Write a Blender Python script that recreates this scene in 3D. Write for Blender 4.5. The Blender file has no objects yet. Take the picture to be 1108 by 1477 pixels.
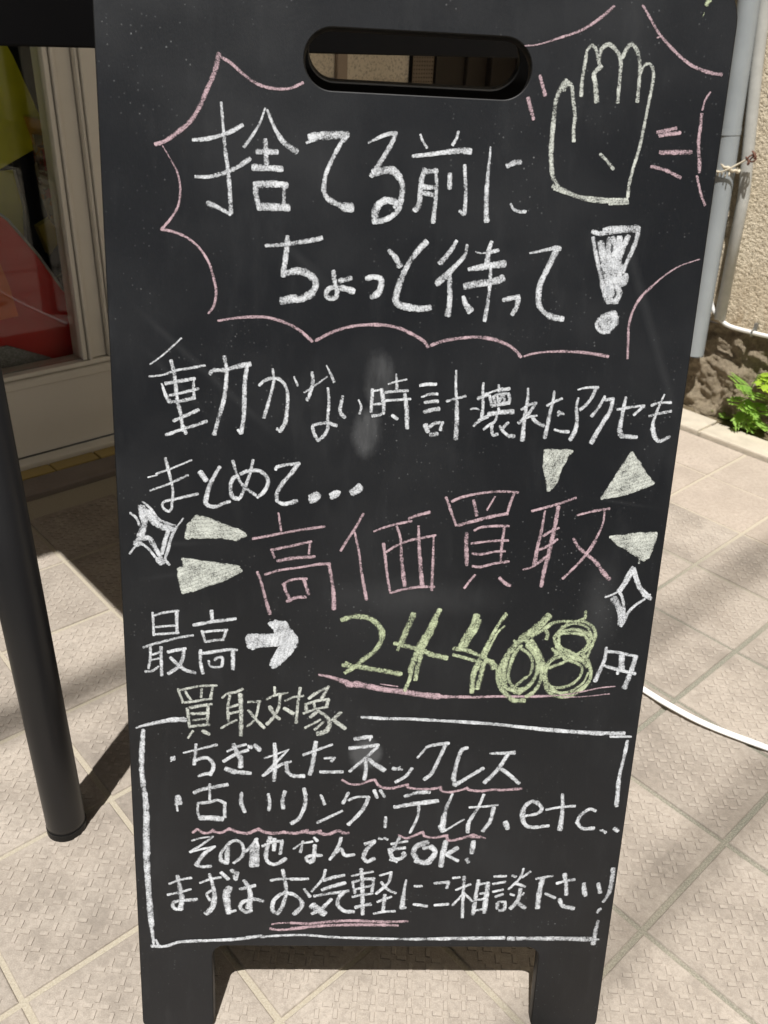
import bpy, bmesh, math, random
from mathutils import Vector, Matrix, noise
random.seed(7)
sc = bpy.context.scene
C = sc.collection
YAW = math.radians(43.56575)          # the street grid (paving, shop front, side wall) against the camera's heading
E1 = Vector((math.cos(YAW), math.sin(YAW), 0)); E2 = Vector((-math.sin(YAW), math.cos(YAW), 0))
def T(a, b, z=0.0): return E1*a + E2*b + Vector((0, 0, z))

# ---------------------------------------------------------------- camera, world, sun, exposure
cam = bpy.data.objects.new('camera', bpy.data.cameras.new('camera')); C.objects.link(cam); sc.camera = cam
cam.data.sensor_fit = 'VERTICAL'; cam.data.sensor_height = 24; cam.data.sensor_width = 18
cam.data.lens = 19.81889; cam.data.clip_start = 0.02; cam.data.clip_end = 2000
cam.matrix_world = Matrix(((0.9984276, -0.0560573, -0.0000000, 0.0000000), (0.0281068, 0.5006056, -0.8652191, 0.0000000), (0.0485018, 0.8638586, 0.5013940, 0.8640000), (0, 0, 0, 1)))
cam.data.dof.use_dof = True; cam.data.dof.focus_distance = 0.80; cam.data.dof.aperture_fstop = 9
world = bpy.data.worlds.new('World'); sc.world = world; world.use_nodes = True
wn = world.node_tree; wn.nodes.clear()
sky = wn.nodes.new('ShaderNodeTexSky'); sky.sky_type = 'NISHITA'; sky.sun_disc = False
SUN_TRAVEL = (T(.324, .205, -1)).normalized()
sky.sun_elevation = math.radians(69); sky.sun_rotation = math.radians(194); sky.air_density = 1.2; sky.dust_density = 2.0
bg = wn.nodes.new('ShaderNodeBackground'); bg.inputs[1].default_value = 0.06
wo = wn.nodes.new('ShaderNodeOutputWorld'); wn.links.new(sky.outputs[0], bg.inputs[0]); wn.links.new(bg.outputs[0], wo.inputs[0])
sun = bpy.data.objects.new('sun', bpy.data.lights.new('sun', 'SUN')); C.objects.link(sun)
sun.data.energy = 4.6; sun.data.angle = math.radians(0.53); sun.data.color = (1, .975, .94)
sun.rotation_euler = SUN_TRAVEL.to_track_quat('-Z', 'Y').to_euler(); sun.location = (0, -2, 6)
sc.view_settings.view_transform = 'Standard'; sc.view_settings.look = 'None'; sc.view_settings.gamma = 1
sc.view_settings.use_curve_mapping = False; sc.view_settings.exposure = 0.40
sc.render.engine = 'CYCLES'; sc.cycles.transparent_max_bounces = 24

# ---------------------------------------------------------------- helpers
def link(o, parent=None):
    C.objects.link(o)
    if parent: o.parent = parent
    return o
def tag(o, label=None, cat=None, group=None, kind=None):
    if label: o['label'] = label
    if cat: o['category'] = cat
    if group: o['group'] = group
    if kind: o['kind'] = kind
    return o
def thing(name, label, cat, loc=(0, 0, 0), rot=None, group=None):
    o = bpy.data.objects.new(name, None); C.objects.link(o); o.location = loc; o.empty_display_size = .05
    if rot is None: o.rotation_euler = (0, 0, YAW)
    else: o.rotation_euler = rot
    return tag(o, label, cat, group)
def obj(name, bm, mat, parent=None, smooth=False, loc=None, rot=None):
    bmesh.ops.recalc_face_normals(bm, faces=bm.faces[:])
    me = bpy.data.meshes.new(name); bm.to_mesh(me); bm.free()
    if mat: me.materials.append(mat)
    if smooth: me.shade_smooth()
    o = bpy.data.objects.new(name, me); link(o, parent)
    if loc is not None: o.location = loc
    if rot is not None: o.rotation_euler = rot
    return o
def yobj(name, bm, mat, **k):                       # top-level mesh turned to the street grid
    o = obj(name, bm, mat, None, **k); o.rotation_euler = (0, 0, YAW); return o
def box(bm, x0, x1, y0, y1, z0, z1, bev=0, seg=1):
    vs = [bm.verts.new((x, y, z)) for z in (z0, z1) for x, y in ((x0, y0), (x1, y0), (x1, y1), (x0, y1))]
    fs = [bm.faces.new([vs[i] for i in q]) for q in ((0, 3, 2, 1), (4, 5, 6, 7), (0, 1, 5, 4), (1, 2, 6, 5), (2, 3, 7, 6), (3, 0, 4, 7))]
    if bev:
        es = list({e for f in fs for e in f.edges})
        bmesh.ops.bevel(bm, geom=es, offset=bev, segments=seg, affect='EDGES', profile=.5)
    return bm
def nb(*a, **k): return box(bmesh.new(), *a, **k)
def tube(bm, pts, r, n=16, cap=True, r1=None):
    pts = [Vector(p) for p in pts]; rings = []
    up = Vector((0, 0, 1)); m = len(pts)
    for i, p in enumerate(pts):
        d = (pts[min(i+1, m-1)] - pts[max(i-1, 0)]).normalized()
        x = d.cross(up)
        if x.length < 1e-3: x = d.cross(Vector((1, 0, 0)))
        x.normalize(); y = d.cross(x); rr = r if r1 is None else r + (r1-r)*i/(m-1)
        rings.append([bm.verts.new(p + (x*math.cos(t) + y*math.sin(t))*rr) for t in [2*math.pi*k/n for k in range(n)]])
    for A, B in zip(rings, rings[1:]):
        for k in range(n): bm.faces.new((A[k], A[(k+1) % n], B[(k+1) % n], B[k]))
    if cap: bm.faces.new(rings[0][::-1]); bm.faces.new(rings[-1])
    return bm
def prism(poly, y0, y1, bm=None):                    # polygon in x,z pushed through y
    bm = bm or bmesh.new()
    A = [bm.verts.new((x, y0, z)) for x, z in poly]; B = [bm.verts.new((x, y1, z)) for x, z in poly]
    n = len(poly); bm.faces.new(A); bm.faces.new(B[::-1])
    for k in range(n): bm.faces.new((A[k], B[k], B[(k+1) % n], A[(k+1) % n]))
    return bm
def crom(P, step=6):
    if len(P) < 3: return [P[0].lerp(P[-1], t/4) for t in range(5)]
    out = []
    Q = [P[0]*2 - P[1]] + P + [P[-1]*2 - P[-2]]
    for i in range(1, len(Q)-2):
        a, b, c, d = Q[i-1], Q[i], Q[i+1], Q[i+2]
        for k in range(step):
            t = k/step
            out.append(.5*((2*b) + (c-a)*t + (2*a-5*b+4*c-d)*t*t + (-a+3*b-3*c+d)*t**3))
    out.append(P[-1]); return out

# ---------------------------------------------------------------- materials
class NT:
    def __init__(s, name):
        s.m = bpy.data.materials.new(name); s.m.use_nodes = True; s.t = s.m.node_tree
        s.b = s.t.nodes['Principled BSDF']; s.out = s.t.nodes['Material Output']; s._tc = None
    def n(s, kind, **k):
        nd = s.t.nodes.new('ShaderNode' + kind)
        for a, v in k.items(): setattr(nd, a, v)
        return nd
    def l(s, a, b): s.t.links.new(a, b)
    def val(s, sock, v):
        if hasattr(v, 'is_output') or hasattr(v, 'links'): s.l(v, sock)
        elif isinstance(v, (tuple, list)) and len(v) == 3 and sock.type == 'RGBA': sock.default_value = (*v, 1)
        else: sock.default_value = v
    def co(s, which='Object'):
        if not s._tc: s._tc = s.n('TexCoord')
        return s._tc.outputs[which]
    def mapc(s, scale, loc=(0, 0, 0), which='Object', rot=(0, 0, 0)):
        m = s.n('Mapping'); s.l(s.co(which), m.inputs[0]); m.inputs[3].default_value = scale if isinstance(scale, tuple) else (scale,)*3
        m.inputs[1].default_value = loc; m.inputs[2].default_value = rot; return m.outputs[0]
    def noise(s, scale, detail=3, rough=.55, vec=None, dist=0):
        q = s.n('TexNoise'); q.inputs['Scale'].default_value = scale; q.inputs['Detail'].default_value = detail
        q.inputs['Roughness'].default_value = rough; q.inputs['Distortion'].default_value = dist
        s.l(vec if vec is not None else s.co(), q.inputs[0]); return q.outputs[0]
    def math(s, op, a, b=0, c=0, clamp=False):
        q = s.n('Math', operation=op, use_clamp=clamp)
        for i, v in enumerate((a, b, c)): s.val(q.inputs[i], v)
        return q.outputs[0]
    def rng(s, v, a, b, c=0, d=1):
        q = s.n('MapRange'); s.val(q.inputs[0], v)
        for i, x in enumerate((a, b, c, d)): s.val(q.inputs[i+1], x)
        return q.outputs[0]
    def mix(s, f, a, b, blend='MIX'):
        q = s.n('Mix', data_type='RGBA', blend_type=blend); s.val(q.inputs[0], f); s.val(q.inputs[6], a); s.val(q.inputs[7], b); return q.outputs[2]
    def bump(s, h, dist, strength=1):
        q = s.n('Bump'); q.inputs['Distance'].default_value = dist; q.inputs['Strength'].default_value = strength
        s.l(h, q.inputs['Height']); s.l(q.outputs[0], s.b.inputs['Normal'])
    def set(s, col=None, rough=.6, spec=.5, metal=0):
        if col is not None: s.val(s.b.inputs['Base Color'], col)
        s.val(s.b.inputs['Roughness'], rough); s.val(s.b.inputs['Specular IOR Level'], spec); s.val(s.b.inputs['Metallic'], metal); return s
def plain(name, col, rough=.6, var=.12, scale=20, bump=0, bscale=200, spec=.5, metal=0, which='Object'):
    t = NT(name); n = t.noise(scale, 5, vec=t.co(which))
    c2 = tuple(x*(1-var*1.6) for x in col); c1 = tuple(min(1, x*(1+var)) for x in col)
    t.set(t.mix(n, c2, c1), t.rng(n, .3, .7, rough*.9, min(1, rough*1.1)), spec, metal)
    if bump: t.bump(t.noise(bscale, 4), bump)
    return t.m

# black chalkboard face: fine weave, old eraser marks, wipe streaks, chalk dust
def board_material():
    t = NT('chalkboard'); co = t.co(); sep = t.n('SeparateXYZ'); t.l(co, sep.inputs[0]); U, V = sep.outputs[0], sep.outputs[1]
    def ell(cu, cv, ru, rv, soft=.45, wob=.7):
        du = t.math('DIVIDE', t.math('SUBTRACT', U, cu), ru); dv = t.math('DIVIDE', t.math('SUBTRACT', V, cv), rv)
        r = t.math('SQRT', t.math('ADD', t.math('MULTIPLY', du, du), t.math('MULTIPLY', dv, dv)))
        r = t.math('ADD', r, t.math('MULTIPLY', t.math('SUBTRACT', t.noise(70, 5, .7), .5), wob))
        return t.rng(r, 1-soft, 1, 1, 0)
    def line(u0, v0, u1, v1, w):
        L = math.hypot(u1-u0, v1-v0); dx, dy = (u1-u0)/L, (v1-v0)/L
        a = t.math('ADD', t.math('MULTIPLY', t.math('SUBTRACT', U, u0), dx), t.math('MULTIPLY', t.math('SUBTRACT', V, v0), dy))
        d = t.math('ABSOLUTE', t.math('SUBTRACT', t.math('MULTIPLY', t.math('SUBTRACT', V, v0), dx), t.math('MULTIPLY', t.math('SUBTRACT', U, u0), dy)))
        d = t.math('ADD', d, t.math('MULTIPLY', t.math('SUBTRACT', t.noise(25, 2), .5), w*.8))
        f = t.rng(d, 0, w, 1, 0); q = t.math('MULTIPLY', t.rng(a, -.01, .02, 0, 1), t.rng(a, L-.03, L+.02, 1, 0)); return t.math('MULTIPLY', f, q)
    fine = t.noise(900, 2, .6, t.mapc((1, .5, 1)))
    streaky = t.noise(70, 4, .6, t.mapc((1, .25, 1)))
    big = t.noise(7, 4, .6)
    marks = None
    def add(m, k):
        nonlocal marks
        m = t.math('MULTIPLY', m, k); marks = m if marks is None else t.math('ADD', marks, m)
    add(t.math('MULTIPLY', ell(.2065, .641, .0135, .026, .45), t.rng(streaky, .35, .65, .1, 1)), .065)
    add(t.math('MULTIPLY', ell(.1985, .598, .0135, .024, .45), t.rng(streaky, .35, .65, .1, 1)), .075)
    add(ell(.2080, .3093, .0165, .0175, .35), .075)
    add(ell(.402, .452, .022, .05, .9), .03)
    add(ell(.25, .46, .09, .02, .9), .02)
    for a in ((.024, .686, .12, .60, .004), (.03, .655, .07, .612, .003), (.13, .742, .165, .71, .005), (.385, .76, .445, .62, .005), (.39, .55, .43, .545, .002), (.02, .50, .07, .503, .003), (.02, .47, .05, .476, .003)): add(line(*a), .014)
    add(t.rng(big, .45, .75, 0, 1), .012)
    add(t.rng(streaky, .55, .8, 0, 1), .010)
    vor = t.n('TexVoronoi'); vor.inputs['Scale'].default_value = 300; t.l(co, vor.inputs[0])
    dust = t.math('MULTIPLY', t.math('LESS_THAN', vor.outputs['Distance'], .19), t.rng(t.noise(9, 5, .75), .48, .66, 0, 1))
    sepc = t.n('SeparateColor'); t.l(vor.outputs['Color'], sepc.inputs[0])
    dust = t.math('MULTIPLY', dust, t.math('GREATER_THAN', sepc.outputs[0], .62))
    dust = t.math('MULTIPLY', dust, t.rng(sepc.outputs[1], 0, 1, .0, .20))
    vor2 = t.n('TexVoronoi'); vor2.inputs['Scale'].default_value = 120; t.l(co, vor2.inputs[0])
    sc2 = t.n('SeparateColor'); t.l(vor2.outputs['Color'], sc2.inputs[0])
    d2 = t.math('MULTIPLY', t.math('LESS_THAN', vor2.outputs['Distance'], .04), t.math('GREATER_THAN', sc2.outputs[0], .90))
    dust = t.math('ADD', dust, t.math('MULTIPLY', d2, .12))
    damp = t.math('MAXIMUM', ell(.0603, .8112, .0018, .0035, .3, .2), ell(.0600, .8006, .0012, .003, .3, .2))
    damp = t.math('MAXIMUM', damp, t.math('MULTIPLY', ell(.247, .903, .010, .012, .8), .5))
    tot = t.math('ADD', marks, dust, clamp=True)
    base = t.mix(fine, (.0055, .0065, .0085), (.0105, .012, .015))
    base = t.mix(t.math('MULTIPLY', damp, .7), base, (.006, .006, .007))
    c = t.mix(tot, base, (.72, .74, .76))
    t.set(c, t.rng(big, .3, .7,     .38, .50), .42); t.bump(fine, .00007); return t.m
def chalk_material(name, col, grainy=0.0):
    t = NT(name); uv = t.n('UVMap'); sep = t.n('SeparateXYZ'); t.l(uv.outputs[0], sep.inputs[0])
    au = t.math('ABSOLUTE', sep.outputs[0])
    e = t.math('MULTIPLY', t.math('POWER', au, 3), .26)
    en = t.math('MULTIPLY', t.math('POWER', t.math('ABSOLUTE', sep.outputs[1]), 8), .22)
    g = t.noise(950, 2, .7); g2 = t.noise(90, 3, .6)
    st = t.noise(1, 3, .6, t.mapc((240, 240, 240), which='Object'))
    x = t.math('ADD', t.math('MULTIPLY', g, 1.0), t.math('MULTIPLY', g2, .75))
    x = t.math('ADD', x, t.math('MULTIPLY', st, .25))
    x = t.math('SUBTRACT', t.math('SUBTRACT', x, e), en)
    al = t.rng(x, .68 + grainy, 1.14 + grainy)
    tr = t.n('BsdfTransparent'); mx = t.n('MixShader'); t.l(al, mx.inputs[0]); t.l(tr.outputs[0], mx.inputs[1]); t.l(t.b.outputs[0], mx.inputs[2]); t.l(mx.outputs[0], t.out.inputs[0])
    t.set(t.mix(g2, tuple(x*.82 for x in col), col), .95, .1); return t.m
CH = {'W': chalk_material('white_chalk', (.74, .77, .81)), 'P': chalk_material('pink_chalk', (.60, .44, .485), .02),
      'G': chalk_material('pale_green_chalk', (.66, .69, .64), .03), 'Y': chalk_material('yellow_chalk', (.60, .68, .45), .06)}
M_black = plain('black_painted_metal', (.011, .011, .012), .40, .1, 8, spec=.4)
M_edge = plain('black_board_edge', (.008, .008, .008), .5, .2, 60, spec=.25)
M_table = plain('matte_black_table', (.004, .004, .005), .7, .2, 9, spec=.12)

# ---------------------------------------------------------------- ground, paving
M_soil = plain('street_ground', (.30, .28, .26), .9, .25, 3, .004, 60)
bm = bmesh.new(); box(bm, -150, 150, -150, 150, -.6, -.03); tag(yobj('ground', bm, M_soil), kind='structure')
def grout_material():
    t = NT('grout'); sep = t.n('SeparateXYZ'); t.l(t.co(), sep.inputs[0])
    k = t.math('ADD', t.math('MULTIPLY', sep.outputs[0], 1.1), t.math('MULTIPLY', sep.outputs[1], -.9))
    k = t.math('ADD', k, t.math('MULTIPLY', t.math('SUBTRACT', t.noise(9, 4), .5), .9))
    c = t.mix(t.rng(k, .05, .75), (.38, .335, .26), (.18, .175, .14))
    c = t.mix(t.rng(sep.outputs[0], 1.25, 1.6), c, (.44, .385, .30))
    c = t.mix(t.rng(t.noise(500, 3), .4, .7, 0, .35), c, (.6, .56, .46))
    t.set(c, .95, .2); t.bump(t.noise(420, 3, .7), .0012); return t.m
def tile_material(name, c1, c2, stain):
    t = NT(name); oi = t.n('ObjectInfo'); geo = t.n('NewGeometry')
    wv = geo.outputs['Position']
    n1 = t.noise(14, 5, .6, wv); n2 = t.noise(130, 5, .75, wv); n3 = t.noise(700, 2, .7, wv)
    c = t.mix(t.rng(n1, .3, .7), c1, c2)
    c = t.mix(t.rng(n2, .42, .62, 0, .5), c, tuple(x*.70 for x in c1))
    c = t.mix(t.rng(n3, .5, .68, 0, .35), c, tuple(min(1, x*1.28) for x in c2))
    c = t.mix(t.math('MULTIPLY', t.rng(t.noise(4.5, 6, .7, wv), .50, .72), stain), c, tuple(x*.55 for x in c1))
    c = t.mix(t.rng(t.noise(55, 6, .8, wv), .60, .70, 0, .5), c, tuple(x*.45 for x in c1)); c = t.mix(t.rng(t.noise(38, 6, .8, wv), .60, .72, 0, .4), c, tuple(min(1, x*1.35) for x in c2))
    hs = t.n('HueSaturation'); t.l(c, hs.inputs['Color']); t.l(t.rng(oi.outputs['Random'], 0, 1, .86, 1.10), hs.inputs['Value'])
    # raised bars: sloping sides coloured darker and tops paler, so the relief shows
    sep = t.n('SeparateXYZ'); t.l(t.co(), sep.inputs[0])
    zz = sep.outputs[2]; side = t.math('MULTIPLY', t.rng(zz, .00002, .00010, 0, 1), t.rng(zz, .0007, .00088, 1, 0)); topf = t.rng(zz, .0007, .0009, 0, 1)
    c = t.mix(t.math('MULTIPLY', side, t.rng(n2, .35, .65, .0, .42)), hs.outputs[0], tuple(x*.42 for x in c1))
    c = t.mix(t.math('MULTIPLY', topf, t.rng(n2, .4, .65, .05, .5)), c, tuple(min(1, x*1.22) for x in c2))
    t.set(c, t.rng(n3, .3, .7, .62, .85), .35); t.bump(t.math('ADD', n3, t.math('MULTIPLY', n2, 1.5)), .0007); return t.m
M_grout = grout_material()
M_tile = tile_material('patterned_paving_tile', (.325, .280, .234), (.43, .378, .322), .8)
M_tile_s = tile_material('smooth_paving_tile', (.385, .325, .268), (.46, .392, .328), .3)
PA, PB, OA, OB = .18314, .18072, 1.5520, .2124
bm = bmesh.new(); box(bm, -3.5, 1.916, -4, 1.546, -.03, -.0022)
pave = yobj('pavement', bm, M_grout); tag(pave, 'pavement of square beige tiles with raised dash pattern', kind='structure')
def tile_mesh(relief, jit):
    bm = bmesh.new(); g = .0033; hx, hy = PA/2 - g, PB/2 - g; c = .0016
    rnd = random.Random(jit)
    lo = [(-hx, -hy), (hx, -hy), (hx, hy), (-hx, hy)]
    rings = []
    for z, d in ((-.02, 0), (-.0018, 0), (-.0005, c*.45), (0, c)):
        rings.append([bm.verts.new((x - math.copysign(d, x), y - math.copysign(d, y), z)) for x, y in lo])
    for A, B in zip(rings, rings[1:]):
        for k in range(4): bm.faces.new((A[k], A[(k+1) % 4], B[(k+1) % 4], B[k]))
    bm.faces.new(rings[-1])
    if relief:
        p = .0262; s45 = math.sqrt(.5)
        for i in range(-4, 5):
            for j in range(-4, 5):
                for q in range(4):
                    ang = math.pi/4 + q*math.pi/2
                    off = p*.31*1.05
                    x = (i+.5)*p + off*math.cos(ang); y = (j+.5)*p + off*math.sin(ang)
                    if abs(x) > hx-.0065 or abs(y) > hy-.0065 or rnd.random() < .05: continue
                    L, Wd, h = .0053, .0026, .0009
                    ux, uy = math.cos(ang), math.sin(ang); a2 = []
                    for (l, w, z) in ((L, Wd, -.0002), (L-.0008, Wd-.0006, h)):
                        a2.append([bm.verts.new((x + ux*sx*l - uy*sy*w, y + uy*sx*l + ux*sy*w, z)) for sx, sy in ((-1, -1), (1, -1), (1, 1), (-1, 1))])
                    for k in range(4): bm.faces.new((a2[0][k], a2[0][(k+1) % 4], a2[1][(k+1) % 4], a2[1][k]))
                    bm.faces.new(a2[1])
    me = bpy.data.meshes.new('tile'); bm.to_mesh(me); bm.free(); me.materials.append(M_tile if relief else M_tile_s); return me
TM = [tile_mesh(True, k) for k in range(3)]; TS = tile_mesh(False, 0)
cnt = 0
for i in range(-11, 2):
    for j in range(-4, 8):
        a = OA + (i+.5)*PA; b = OB + (j+.5)*PB
        if b + PB/2 > 1.56 or a + PA/2 > 1.93: continue
        if a < .15 and b > 1.1: continue
        if a < -.45: continue
        r = random.Random(i*97+j)
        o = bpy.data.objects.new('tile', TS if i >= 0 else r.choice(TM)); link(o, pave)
        o.location = (a + r.uniform(-.0006, .0006), b + r.uniform(-.0006, .0006), r.uniform(-.0004, .0004))
        o.rotation_euler = (r.uniform(-.002, .002), r.uniform(-.002, .002), r.uniform(-.003, .003) + r.choice((0, math.pi)))
        cnt += 1

# kerb of pale stones and the dirt strip behind it
M_kerb = plain('pale_kerb_stone', (.52, .46, .37), .85, .22, 25, .0012, 180)
bm = bmesh.new(); box(bm, 1.922, 1.99, -4, 1.54, -.03, .007); kerb = yobj('kerb', bm, M_grout); tag(kerb, 'kerb of pale stones at the foot of the wall', kind='structure')
b0 = -1.11
while b0 < 1.5:
    bm = nb(1.9185, 2.022 + random.uniform(-.016, .01), b0, min(b0+.494, 1.54), -.02, .013, bev=.004, seg=2)
    obj('kerb_stone', bm, M_kerb, kerb, smooth=False); b0 += .5
def rough_patch(fn, nu, nv, mat, name, amp, seed, thick=None):
    bm = bmesh.new(); G = []
    for i in range(nu+1):
        row = []
        for j in range(nv+1):
            p, nrm = fn(i/nu, j/nv); p = Vector(p)
            d = noise.fractal(p*26 + Vector((seed, 0, 0)), .9, 2.1, 6)*amp + noise.fractal(p*7 + Vector((0, seed, 0)), 1, 2, 3)*amp*.32 + noise.noise(p*95)*amp*.28
            row.append(bm.verts.new(p + Vector(nrm)*d))
        G.append(row)
    for i in range(nu):
        for j in range(nv): bm.faces.new((G[i][j], G[i+1][j], G[i+1][j+1], G[i][j+1]))
    return bm
def dirt_material(name, c1, c2, dist):
    t = NT(name); n1 = t.noise(18, 6, .7); n2 = t.noise(160, 5, .75)
    c = t.mix(t.rng(n1, .3, .7), c1, c2); c = t.mix(t.rng(n2, .4, .75, 0, .5), c, tuple(x*1.6 for x in c2)); c = t.mix(t.rng(n2, .25, .42, .6, 0), c, tuple(x*.4 for x in c1))
    t.set(c, .95, .2); t.bump(t.math('ADD', n2, t.noise(500, 3, .7)), dist); return t.m
M_dirt = dirt_material('dirt', (.09, .07, .045), (.20, .16, .10), .003)
bm = rough_patch(lambda u, v: ((2.0 + .10*u, -2 + 3.54*v, .004 + .03*u), (0, 0, 1)), 10, 260, M_dirt, 'dirt_strip', .010, 3)
tag(yobj('dirt_strip', bm, M_dirt, smooth=True), 'strip of dark soil between kerb and wall', kind='structure')

# ---------------------------------------------------------------- side wall on the right
wall_r = thing('stucco_building', 'beige rough stucco wall on a crumbling stone base along the right kerb', 'building', T(2.05, -2.2, 0))
def stucco(name, c1, c2, grain=260, dist=.004):
    t = NT(name); n1 = t.noise(5, 5, .6); n2 = t.noise(grain, 3, .65)
    sep = t.n('SeparateXYZ'); t.l(t.co(), sep.inputs[0])
    c = t.mix(t.rng(n1, .3, .7), c1, c2); c = t.mix(t.rng(n2, .36, .5, .75, 0), c, tuple(x*.45 for x in c1))
    grime = t.math('MULTIPLY', t.rng(sep.outputs[2], .22, .42, 1, 0), t.rng(t.noise(22, 5, .7, t.mapc((1, 1, .35))), .38, .62))
    c = t.mix(t.math('MULTIPLY', grime, .75), c, (.26, .16, .07))
    t.set(c, .95, .15); t.bump(n2, dist); return t.m
M_stucco = stucco('yellow_beige_stucco', (.70, .60, .44), (.82, .73, .57))
# upper wall face has a real pebbled surface where it is near
def wface(u, v): return ((-.006, 2.2 + .55 + .62*u, .245 + .80*v), (-1, 0, 0))
bm = nb(0, .25, 0, 4.1, .245, 9.5)
bmesh.ops.subdivide_edges(bm, edges=[e for e in bm.edges if abs(e.verts[0].co.y-e.verts[1].co.y) > 1], cuts=6)
obj('wall', bm, M_stucco, wall_r)
bm = bmesh.new(); G = []
NU, NV = 250, 300
for i in range(NU+1):
    row = []
    for j in range(NV+1):
        y = 2.2 + .52 + .75*i/NU; zz = .247 + .85*j/NV; p = Vector((0, y, zz))
        d = .0008*noise.cell(p*420) + .0014*noise.noise(p*380) + .0009*noise.noise(p*150)
        if i in (0, NU) or j in (0, NV): d = -.003
        row.append(bm.verts.new((-.003 - max(-.001, d), y, zz)))
    G.append(row)
for i in range(NU):
    for j in range(NV): bm.faces.new((G[i][j], G[i+1][j], G[i+1][j+1], G[i][j+1]))
obj('stucco_coat', bm, M_stucco, wall_r, smooth=True)
M_rock = dirt_material('crumbling_stone', (.20, .16, .11), (.46, .38, .27), .008)
bm = rough_patch(lambda u, v: ((.012 - .030*(1-v), 0 + 3.85*u, -.02 + .262*v), (-1, 0, 0)), 640, 60, M_rock, 'stone_base', .015, 11)
obj('stone_base', bm, M_rock, wall_r, smooth=True)
M_ledge = plain('weathered_mortar', (.30, .25, .18), .95, .3, 30, .003, 150)
bm = rough_patch(lambda u, v: ((.000 + .018*v, 0 + 3.9*u, .238 + .007*(1-v)), (0, 0, -1)), 200, 4, M_ledge, 'ledge', .006, 5); obj('ledge_underside', bm, M_ledge, wall_r, smooth=True)

M_pvc = plain('grey_pvc_pipe', (.33, .36, .375), .38, .12, 12)
M_pvc2 = plain('weathered_pale_pipe', (.46, .46, .43), .6, .18, 40)
big = thing('downpipe', 'thick grey plastic downpipe ending above the dirt, nearest the chalkboard', 'drainpipe', T(2.005, .99, .165))
bm = bmesh.new(); R0 = .0235; n = 28
pts = [(0, 0, 0), (0, .030, .40), (0, .072, .80), (0, .115, 1.3), (0, .23, 2.6)]
o_r = [bm.verts.new((0, 0, 0)) for _ in ()]
tube(bm, pts, R0, n, cap=False); tube(bm, pts, R0-.003, n, cap=False)
obj('pipe', bm, M_pvc, big, smooth=True)
bm = bmesh.new()
ri = [[bm.verts.new((r*math.cos(2*math.pi*k/n), r*math.sin(2*math.pi*k/n), -.0006)) for k in range(n)] for r in (R0, R0-.003)]
for k in range(n): bm.faces.new((ri[0][k], ri[0][(k+1) % n], ri[1][(k+1) % n], ri[1][k]))
obj('pipe_end', bm, M_pvc, big)
for zz, yy in ((.52, .043), (1.25, .109)):
    bm = bmesh.new(); tube(bm, [(0, yy-.0008, zz-.008), (0, yy+.0008, zz+.008)], R0+.0012, n, cap=False); obj('strap', bm, M_pvc, big, smooth=True)
small = thing('conduit_pipe', 'thin weathered pale pipe close behind the thick grey downpipe', 'pipe', T(2.028, .957, .262))
bm = bmesh.new(); tube(bm, [(0, 0, 0), (0, .017, .29), (0, .06, .55), (0, .10, .85), (0, .19, 1.6)], .0135, 18); obj('pipe', bm, M_pvc2, small, smooth=True)
M_white = plain('white_plastic', (.78, .77, .74), .45, .06, 30)
hose = bmesh.new()
pp = [Vector(p) for p in ((0, .040, .075), (0, .034, .055), (0, .022, .030), (0, .002, .014), (-.002, -.03, 0), (0, -.09, -.001), (-.003, -.15, .003), (0, -.30, .016), (0, -.7, .03), (0, -1.6, .03))]
tube(hose, crom(pp, 8), .0053, 12)
o = yobj('cable_conduit', hose, M_white, smooth=True); o.location = T(2.032, .962, .252); tag(o, 'slim white conduit bending along the bottom edge of the stucco', 'conduit')
M_clip = plain('dull_metal_clip', (.35, .35, .33), .45, .2, 60, metal=.8)
clip = bmesh.new(); tube(clip, [(-.001+.0085*math.cos(t), 0, .0085*math.sin(t)) for t in [k*math.pi/8 for k in range(17)]], .0022, 6)
box(clip, .004, .012, -.004, .004, .004, .022)
o = yobj('pipe_clip', clip, M_clip); o.location = T(2.032, .868, .2515); tag(o, 'small metal clip holding the white conduit to the wall', 'clip')
# rusty wire tied round the two pipes
M_rust = plain('rusty_wire', (.16, .07, .045), .8, .4, 90); M_old = plain('faded_tape', (.62, .55, .42), .8, .2, 80)
tie = thing('wire_tie', 'rusty twisted wire and faded tape tied round the two pipes', 'wire', T(2.012, 1.015, .615))
bm = bmesh.new(); pts = []
for k in range(29):
    t = -2.6 + 4.6*k/28; pts.append(Vector((-.001 + .0265*math.cos(t+math.pi), .006 + .027*math.sin(t+math.pi)*-1, .012*math.sin(t*.9)+.002*math.sin(9*t))))
tube(bm, pts, .0035, 8); obj('tape_band', bm, M_old, tie, smooth=True)
bm = bmesh.new(); pts = [Vector((-.016, -.028+.002*math.sin(k), .004+.001*k)) + Vector((.010*math.cos(k*.9), -.016 - .0008*k + .006*math.sin(k*1.3), .009*math.sin(k*.9)+.008)) for k in range(22)]
tube(bm, crom(pts, 4), .0019, 6); obj('wire_knot', bm, M_rust, tie, smooth=True)
bm = bmesh.new(); tube(bm, crom([Vector((-.03, .026, -.012)), Vector((-.036, .006, -.014)), Vector((-.034, -.012, -.006)), Vector((-.024, -.03, .008)), Vector((-.018, -.045, .02))], 8), .0022, 6)
for k in range(5): tube(bm, [(-.031, .02-.009*k, -.012), (-.033, .018-.009*k, -.020-.003*(k % 2))], .0016, 5)
obj('wire', bm, M_old, tie, smooth=True)

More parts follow.
